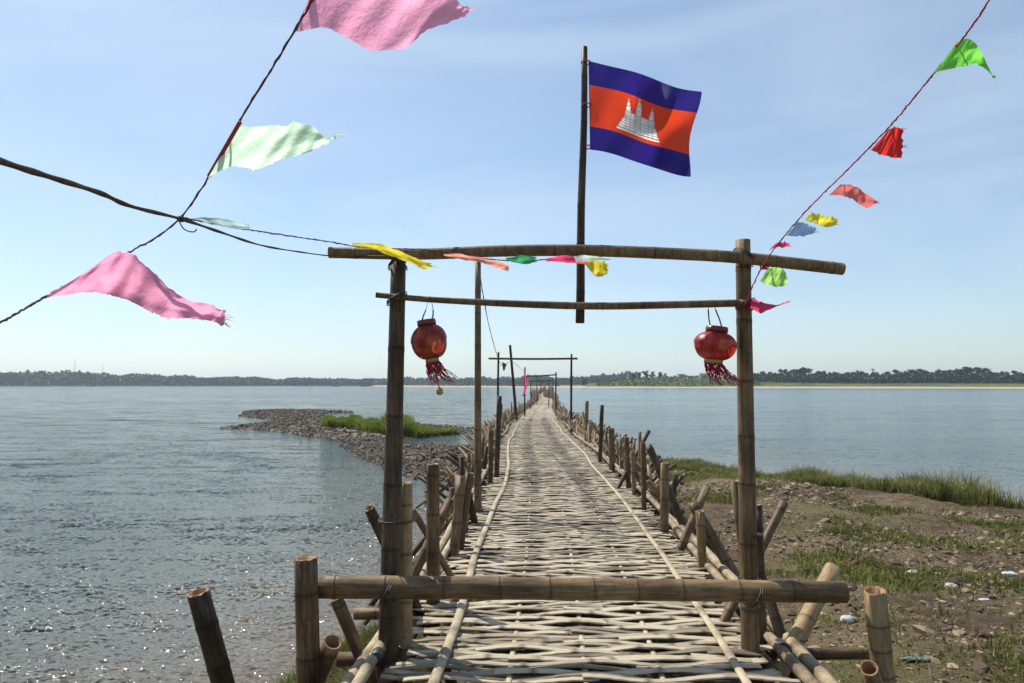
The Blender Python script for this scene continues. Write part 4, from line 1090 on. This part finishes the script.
cloth('pennant', [(574, 257), (583, 255), (594, 256), (611, 259)], [(576, 262), (585, 262), (596, 261), (610, 261)], df-.05, df-.08, M['cyan'], Bs, 16, 6, .01, 16, .002, label='pale blue scrap on the flagpole')
# right string
Cs = thing('pennant_string', 'red twine with small torn pennants rising from the right post to the upper right corner', 'bunting', P(748, 300, GD-.1))
def dC(x): return np.interp(x, [745, 1000], [GD-.12, 2.7])
def PC(x, y): return P(x, y, float(dC(x)))
twine('twine', [PC(744, 306), PC(765, 262), PC(800, 218), PC(845, 172), PC(890, 126), PC(935, 72), PC(975, 22), PC(1010, -35), PC(1040, -90)], [.0035, .0045], M['string'], Cs)
def pc(label, top, bot, m, seed, amp=.02, nu=24, nv=10):
    xs = [p[0] for p in top]; cloth('pennant', top, bot, float(dC(xs[0])), float(dC(xs[0]))-.02, M[m], Cs, nu, nv, amp, seed, .004, label=label)
pc('bright green pennant nearest the top right corner', [(957, 42), (968, 39), (977, 44), (984, 57), (989, 68), (994, 78)], [(934, 73), (950, 69), (965, 66), (976, 65), (985, 69), (993, 76)], 'lime', 3, .025)
pc('bright red square pennant', [(889, 129), (896, 127), (903, 128)], [(871, 150), (885, 156), (901, 159)], 'red', 4, .02)
pc('coral red pennant with a drooping tail', [(841, 184), (855, 186), (865, 193), (877, 201)], [(829, 195), (845, 196), (858, 204), (868, 207), (877, 204)], 'coral', 6)
pc('small yellow pennant', [(811, 212), (820, 215), (830, 217), (838, 219)], [(805, 220), (815, 224), (826, 227), (837, 225)], 'yellow', 8, .015)
pc('small pale blue pennant', [(798, 222), (806, 223), (813, 226), (818, 229)], [(786, 236), (796, 236), (806, 236), (816, 233)], 'blue', 9, .012)
pc('tiny hot pink scrap above the crossbar', [(776, 243), (782, 242), (788, 243)], [(769, 250), (776, 247), (789, 247)], 'hotpink', 10, .01)
pc('lime green pennant hanging below the crossbar', [(768, 268), (777, 268), (784, 270), (787, 278)], [(760, 281), (768, 285), (779, 287), (787, 285)], 'lime2', 11, .012)
# red ribbon knotted on the post
rb = thing('red_ribbon', 'red ribbon knotted round the right post with a loose tail blowing right', 'ribbon', P(748, 304, GD-.1))
cloth('ribbon_tail', [(752, 299), (762, 302), (775, 305), (789, 301)], [(750, 308), (760, 313), (766, 311), (775, 307), (789, 302.5)], GD-.12, GD-.1, M['hotpink'], rb, 22, 8, .02, 5, .003)
V = []; parts = []
for k in range(4):
    c_ = P(746.5, 301+k*2.2, GD); parts.append(tube([c_+Vector((math.cos(t)*.058, math.sin(t)*.062, .012*math.sin(t+k))) for t in np.linspace(0, 6.28, 17)[:-1]], .009, 6, True))
V, F = merge(parts); obj('knot', V, F, M['red'], rb)
rb2 = thing('red_ribbon', 'thin red cord wound round the upper crossbar just right of the post', 'ribbon', P(766, 262, gf))
V, F = merge([tube([P(763+k*2.2, 262, gf)+Vector((.006*math.sin(t), math.cos(t)*.043, math.sin(t)*.043)) for t in np.linspace(0, 6.28, 17)[:-1]], .005, 5, True) for k in range(3)])
obj('windings', V, F, M['red'], rb2)
# far string
Ds = thing('pennant_string', 'thin grey line with tiny scraps running from the tall thin pole to the second gateway', 'bunting', P(480, 275, 9.4))
M['greyline'] = simple('grey_cord', (.08, .08, .08), .8)
twine('twine', [P(479, 268, 9.4), P(484, 300, 12), P(490, 330, 16), P(498, 358, 22), P(503, 366, 24), P(512, 362, 28), P(525, 372, 40)], .008, M['greyline'], Ds, n=10)
cloth('pennant', [(502, 362), (504, 363), (506, 364)], [(503, 370), (504, 371), (505, 369)], 24, 24, M['greyline'], Ds, 6, 4, .02, 3, .01)

# branch tied to the beam
Br = thing('crooked_branch', 'long thin crooked branch reaching in from the upper left to the crossbar end', 'branch', P(181, 217, 3.4))
pts = [P(-90, 128, 2.1), P(0, 161, 2.45), P(50, 177, 2.7), P(100, 193, 2.95), P(130, 206, 3.1), P(181, 219, 3.4), P(220, 232, 3.7), P(260, 245, 4.0), P(300, 252, 4.3), P(335, 256, 4.46), P(390, 256, GD-.16)]
path = catmull(pts, 8); rad = [max(.0035, .0135*(1-i_/len(path))**.8+.0015*math.sin(i_*1.1)) for i_ in range(len(path))]
V, F = tube(path, rad, 9); obj('stem', V, F, M['bamboo'], Br, True, {'node': [0]*len(V), 'cut': [0]*len(V)})
V, F = tube(catmull([P(178, 219, 3.38), P(184, 229, 3.36), P(193, 232, 3.34), P(197, 229, 3.34)], 5), .003, 5); obj('twig', V, F, M['wire'], Br)
tie(P(181, 219, 3.4), .013, Br, turns=3, rad=.003, axis='X')

# ------------------------------------------------------------------ national flag
FD = GD+.04
fl = thing('national_flag', 'blue and red flag with white temple flying from a bamboo pole above the gateway', 'flag', P(579, 323, FD))
px_pole('flagpole', 579.5, 323, FD, 585, 47, FD, 9, 6, 'bamboo_dark', fl, gap=.26, sides=12, wob=.004)
TL, TR, BL_, BR_ = (588.5, 61), (699, 93), (590, 150), (688, 174)
def flag_pt(u, v, off=0.0):
    x_ = (TL[0]*(1-u)+TR[0]*u)*(1-v)+(BL_[0]*(1-u)+BR_[0]*u)*v
    y_ = (TL[1]*(1-u)+TR[1]*u)*(1-v)+(BL_[1]*(1-u)+BR_[1]*u)*v
    y_ += (1-v)*(5.5*math.sin(u*3.1)*-.2)+v*(7*math.sin((u-.35)*3.6)*u*.9)*.55
    y_ += 3.4*math.sin(u*6.2+.2)*(.4+.6*v)*-.45+2.2*math.sin(u*9+v*4+1)*u*(1-v*.3)
    y_ -= 5*max(0, u-.8)*max(0, v-.6)*12.5*max(0, u-.8)
    x_ += 3.0*math.sin(v*6.2+1.2)*u*u
    d = FD-.03*u+(.075*math.sin(u*7.5-v*2.6-.6)+.034*math.sin(u*13+v*6.5)+.012*math.sin(v*8-u*3))*min(1, u*2.2+.05)
    return P(x_, y_, d-off)
SH = []
def tower(c_, base_v, top_v, w_):
    H = base_v-top_v
    for k in range(7):
        f0 = k/7; f1 = (k+1)/7; ww = w_*[.28, .55, .8, .95, 1.0, .9, .95][k]*.5
        SH.append((top_v+H*f0, top_v+H*f1+.0001, c_-ww*.75, c_+ww*.75, c_-ww, c_+ww))
for k in range(5):   # stepped base of the temple
    v0 = .535+k*.031; SH.append((v0, v0+.031, .325-k*.014, .655+k*.010, .325-k*.014-.004, .655+k*.010+.003))
tower(.375, .56, .315, .062); tower(.475, .56, .275, .070); tower(.60, .56, .32, .062)
SH.append((.46, .54, .345, .635, .34, .64))
def in_emblem(u, v):
    for (v0, v1, a0, b0, a1, b1) in SH:
        if v0+.004 < v < v1+.002:
            f = (v-v0)/(v1-v0)
            if a0+(a1-a0)*f+.005 < u < b0+(b1-b0)*f-.005: return True
    return False
for v_ in (.02, .5, .97):
    tie(flag_pt(0, v_)+Vector((-.018, 0, 0)), .030, fl, mt='string', turns=2, rad=.0022, name='flag_tie')
nu, nv = 130, 90; V = []; F = []; FV = []
for i_ in range(nu+1):
    for j in range(nv+1): V.append(tuple(flag_pt(i_/nu, j/nv))); FV.append(j/nv)
for i_ in range(nu):
    for j in range(nv):
        q = i_*(nv+1)+j
        if not in_emblem((i_+.5)/nu, (j+.5)/nv): F.append((q, q+1, q+nv+2, q+nv+1))
m, t, b = mat('flag_fabric')
st = ramp(t, attr(t, 'fv'), [(0, (.032, .020, .23)), (.263, (.86, .072, .022)), (.737, (.032, .020, .23))], 'CONSTANT')
wv = noise(t, mapped(t), 60, 3, .6); c = mixc(t, .12, st, ramp(t, wv, [(.3, (0, 0, 0)), (.7, (1, 1, 1))]), 'OVERLAY')
t.links.new(c, b.inputs['Base Color']); b.inputs['Roughness'].default_value = .7
tr = t.nodes.new('ShaderNodeBsdfTranslucent'); ms = t.nodes.new('ShaderNodeMixShader'); ms.inputs[0].default_value = .4
t.links.new(c, tr.inputs[0]); t.links.new(b.outputs[0], ms.inputs[1]); t.links.new(tr.outputs[0], ms.inputs[2]); t.links.new(ms.outputs[0], t.nodes['Material Output'].inputs[0])
fc = obj('flag_cloth', V, F, m, fl, True, {'fv': FV})
M['emblem'] = clothmat('white_emblem', (.88, .90, .86), .4, var=.10); M['emb_line'] = simple('grey_emblem_lines', (.30, .31, .32), .8, .4)
def slabs(sh, off, both=True):
    V = []; F = []
    for side in ((1, -1) if both else (1,)):
        for (v0, v1, a0, b0, a1, b1) in sh:
            n_ = max(2, int((max(b0, b1)-min(a0, a1))/.012)); mrows = max(1, int(abs(v1-v0)/.02)); base = len(V)
            for r_ in range(mrows+1):
                f = r_/mrows; v = v0+(v1-v0)*f; a_ = a0+(a1-a0)*f; b_ = b0+(b1-b0)*f
                for k in range(n_+1): V.append(tuple(flag_pt(a_+(b_-a_)*k/n_, v, off*side)))
            for r_ in range(mrows):
                for k in range(n_): q = base+r_*(n_+1)+k; F.append((q, q+1, q+n_+2, q+n_+1))
    return V, F
V, F = slabs(SH, .0012, False); em = obj('temple_emblem', V, F, M['emblem'], fc, True)
ln = []
for k in range(5): v0 = .535+k*.031; ln.append((v0, v0+.004, .325-k*.014, .655+k*.010, .325-k*.014, .655+k*.010))
for c_ in (.352, .398, .45, .50, .578, .622): ln.append((.40, .68, c_-.0014, c_+.0014, c_-.0014, c_+.0014))
for c_, tv in ((.375, .34), (.475, .30), (.60, .345)):
    for k in range(4): vv = tv+.055*k; ln.append((vv, vv+.004, c_-.014, c_+.014, c_-.016, c_+.016))
for k in range(6): c_ = .41+k*.03; ln.append((.47, .53, c_, c_+.0025, c_, c_+.0025))
V, F = slabs(ln, .0035); obj('emblem_lines', V, F, M['emb_line'], em, False)

# red banner on the third gateway
bn_ = thing('red_banner', 'bright red cloth hanging from the left post of the third gateway', 'banner', P(526, 374, 47.5))
cloth('banner_cloth', [(524.6, 374), (526.6, 377), (527.4, 384), (525.6, 391), (523.8, 396)], [(524, 375), (524.8, 379), (525, 385), (523.8, 391), (522.6, 396)], 47.6, 47.6, M['hotpink'], bn_, 10, 18, .12, 3, .02)

# ------------------------------------------------------------------ lanterns
def lant_mat(name, c, gold):
    m, t, b = mat(name); n = noise(t, mapped(t), 7, 3, .6, .8)
    cc = ramp(t, n, [(.40, tuple(x*.45 for x in c)), (.55, c), (.68, gold)]); t.links.new(cc, b.inputs['Base Color'])
    b.inputs['Roughness'].default_value = .42; b.inputs['Coat Weight'].default_value = .15; b.inputs['Coat Roughness'].default_value = .15
    bump(t, b, noise(t, mapped(t), 14, 3, .5, .6), .6, .02)
    tr = t.nodes.new('ShaderNodeBsdfTranslucent'); ms = t.nodes.new('ShaderNodeMixShader'); ms.inputs[0].default_value = .38
    t.links.new(cc, tr.inputs[0]); t.links.new(b.outputs[0], ms.inputs[1]); t.links.new(tr.outputs[0], ms.inputs[2]); t.links.new(ms.outputs[0], t.nodes['Material Output'].inputs[0])
    return m
M['lan1'] = lant_mat('faded_maroon_lantern_film', (.40, .05, .03), (.50, .19, .06))
M['lan2'] = lant_mat('glossy_red_lantern_film', (.55, .03, .025), (.50, .20, .07))
M['tassel'] = simple('red_tassel', (.42, .02, .03), .6, .3); M['rim'] = simple('dark_red_rim', (.16, .02, .025), .4)
M['gold'] = simple('dull_gold_trim', (.35, .24, .10), .4, metal=.5)
def lantern(label, cxp, cyp, wpx, hpx, tilt, mt, hx, seed, base_w):
    d = GD-.06; c = P(cxp, cyp, d); s_ = d/FPX; Rr = wpx*s_/2; Hh = hpx*s_/2
    r = thing('paper_lantern', label, 'lantern', c)
    Rm = Matrix.Rotation(tilt, 3, 'Y'); rn_ = random.Random(seed)
    V = []; F = []; ns, nr = 40, 18
    for i_ in range(nr+1):
        t = i_/nr; ph = -1.18+2.36*t; rr = Rr*(math.cos(ph)**.75)*(1.0 if t > .5 else .96); z = Hh*math.sin(ph)/math.sin(1.18)
        for k in range(ns):
            a = 2*math.pi*k/ns
            rib = 1-.035*abs(math.sin(a*6))**3+.03*math.sin(a*3+t*4+seed)*math.sin(t*3.1)
            V.append(tuple(Rm @ Vector((rr*rib*math.cos(a), rr*rib*math.sin(a), z))))
    for i_ in range(nr):
        for k in range(ns): F.append((i_*ns+k, i_*ns+(k+1) % ns, (i_+1)*ns+(k+1) % ns, (i_+1)*ns+k))
    obj('lantern_body', V, F, M[mt], r, True, local=True)
    def ringo(name, z, rad, h_, m):
        p = []
        V = []; F = []
        for (q, zz) in ((rad, z-h_/2), (rad*1.03, z), (rad, z+h_/2), (rad*.86, z+h_/2), (rad*.86, z-h_/2)):
            for k in range(28): a = 2*math.pi*k/28; V.append(tuple(Rm @ Vector((q*math.cos(a), q*math.sin(a), zz))))
        for i_ in range(5):
            for k in range(28): j = (i_+1) % 5; F.append((i_*28+k, i_*28+(k+1) % 28, j*28+(k+1) % 28, j*28+k))
        obj(name, V, F, M[m], r, True, local=True)
    tr_ = Rr*.50
    ringo('top_collar', Hh+.018, tr_, .036, 'rim'); ringo('bottom_collar', -Hh-.012, Rr*base_w, .03, 'gold')
    # hanger
    bar_y = P(cxp, 305, d).z-c.z
    for sx in (-1, 1):
        a = Rm @ Vector((sx*tr_*.55, 0, Hh+.02)); b = Vector((hx*s_+sx*.022, -.01, bar_y-.03))
        V, F = tube([a, (a+b)/2+Vector((.004*sx, 0, 0)), b], .0045, 6); obj('hanger', V, F, M['wire'], r, local=True)
    V, F = tube([Vector((hx*s_-.022, -.01, bar_y-.03)), Vector((hx*s_-.01, .0, bar_y+.03)), Vector((hx*s_+.01, .0, bar_y+.03)), Vector((hx*s_+.022, -.01, bar_y-.03))], .002, 5); obj('hanging_loop', V, F, M['wire'], r, local=True)
    # tassel blown to the right
    parts = []
    for k in range(52):
        a = rn_.uniform(0, 6.28); q = Rr*base_w*.9; st_ = Rm @ Vector((q*math.cos(a), q*math.sin(a), -Hh-.02)); L_ = rn_.uniform(.09, .17)
        bl = rn_.uniform(.25, .75)+.35*math.cos(a)*.6
        pts_ = [st_]
        for i_ in range(1, 7):
            f = i_/6; pts_.append(st_+Vector((L_*bl*f**1.2+.008*math.sin(f*7+k), rn_.gauss(0, .004)+.02*f*math.sin(a), -L_*f*(1-.18*f))))
        parts.append(tube(pts_, [.0040*(1-.6*i_/6) for i_ in range(7)], 5))
    V, F = merge(parts); obj('tassel', V, F, M['tassel'], r, local=True)
    return r, c, s_, Hh, Rr
r1, c1, s1_, H1, R1 = lantern('faded maroon lantern with ragged tassel hanging at the left under the lower crossbar', 429.5, 342, 37, 33, R(-9), 'lan1', 0, 3, .36)
V, F = merge([tube([(.03, 0, -H1-.02), (.05, 0, -H1-.12), (.06, 0, -H1-.18)], .004, 5), tube([(.06, 0, -H1-.175), (.062, 0, -H1-.19), (.066, 0, -H1-.215), (.067, 0, -H1-.222)], [.008, .022, .02, .006], 10)])
obj('pendant', V, F, M['gold'], r1, local=True)
lantern('glossy bright red lantern with red tassel hanging beside the right post', 715, 346, 43, 27, R(7), 'lan2', -3, 8, .42)

# ------------------------------------------------------------------ litter on the bank
def lump(name, px_, py_, wpx, flat, m, label, cat, seed, asp=.7):
    # find the ground under the pixel
    z = .5
    for _ in range(6): g = G(px_, py_, z); z = ground_z(g.x, g.y)
    g = G(px_, py_, z); s_ = g.y/FPX*wpx/2; rng = np.random.default_rng(seed)
    V = []; F = []; n1, n2 = 9, 14
    for i_ in range(n1):
        for k in range(n2):
            a = 2*math.pi*k/n2; ph = -math.pi/2+math.pi*i_/(n1-1)
            q = 1+.9*(fbm(np.array([math.cos(a)*1.5+seed]), np.array([math.sin(a)*1.5+ph]), seed, 2)[0]-.5)+rng.uniform(-.05, .05)
            V.append((g.x+s_*q*math.cos(ph)*math.cos(a), g.y+s_*q*asp*math.cos(ph)*math.sin(a), g.z+s_*flat*(q*math.sin(ph)+.4)))
    for i_ in range(n1-1):
        for k in range(n2): F.append((i_*n2+k, i_*n2+(k+1) % n2, (i_+1)*n2+(k+1) % n2, (i_+1)*n2+k))
    o = obj(name, [(v[0]-g.x, v[1]-g.y, v[2]-g.z) for v in V], F, M[m], None, False); o.location = g
    return tag(o, label, cat)
M['palestone'] = simple('pale_stone', (.50, .42, .32), .85, nscale=12, var=.25, bstr=.4)
M['brick'] = simple('red_brown_brick', (.09, .035, .022), .85, nscale=15, var=.3, bstr=.4)
M['bag'] = simple('white_plastic_bag', (.72, .74, .76), .3, .3, nscale=25, var=.1, bstr=.8)
M['tarp'] = simple('green_plastic_scrap', (.13, .22, .17), .4, .2, nscale=20, var=.3, bstr=.6)
lump('stone', 914, 575, 17, .45, 'palestone', 'pale cream stone lying in the grass right of centre bank', 'stone', 3)
lump('brick_chunk', 853, 566, 13, .75, 'brick', 'dark red brown broken brick on the rubble beyond the right stake', 'brick', 5)
lump('plastic_bag', 847, 621, 15, .5, 'bag', 'crumpled white plastic bag between the bridge and the right stake', 'litter', 8)
lump('plastic_scrap', 917, 659, 26, .12, 'tarp', 'teal green plastic scrap on the dirt right of the sawn stake', 'litter', 9, .4)
lump('plastic_scrap', 937, 574, 11, .2, 'bag', 'small white plastic scrap right of the cream stone', 'litter', 11, .5)
lump('plastic_scrap', 1008, 574, 17, .18, 'bag', 'flat white scrap near the right edge of the photo', 'litter', 12, .5)
lump('plastic_scrap', 984, 600, 13, .18, 'bag', 'small white scrap low on the right bank', 'litter', 14, .5)
lump('plastic_scrap', 946, 667, 12, .2, 'bag', 'torn white scrap at the lower right on bare dirt', 'litter', 15, .5)
lump('stone', 985, 637, 14, .5, 'brick', 'small dark stone on the bare dirt at the lower right', 'stone', 17)
lump('stone', 951, 588, 13, .5, 'palestone', 'small pale stone beside the green tuft', 'stone', 19)
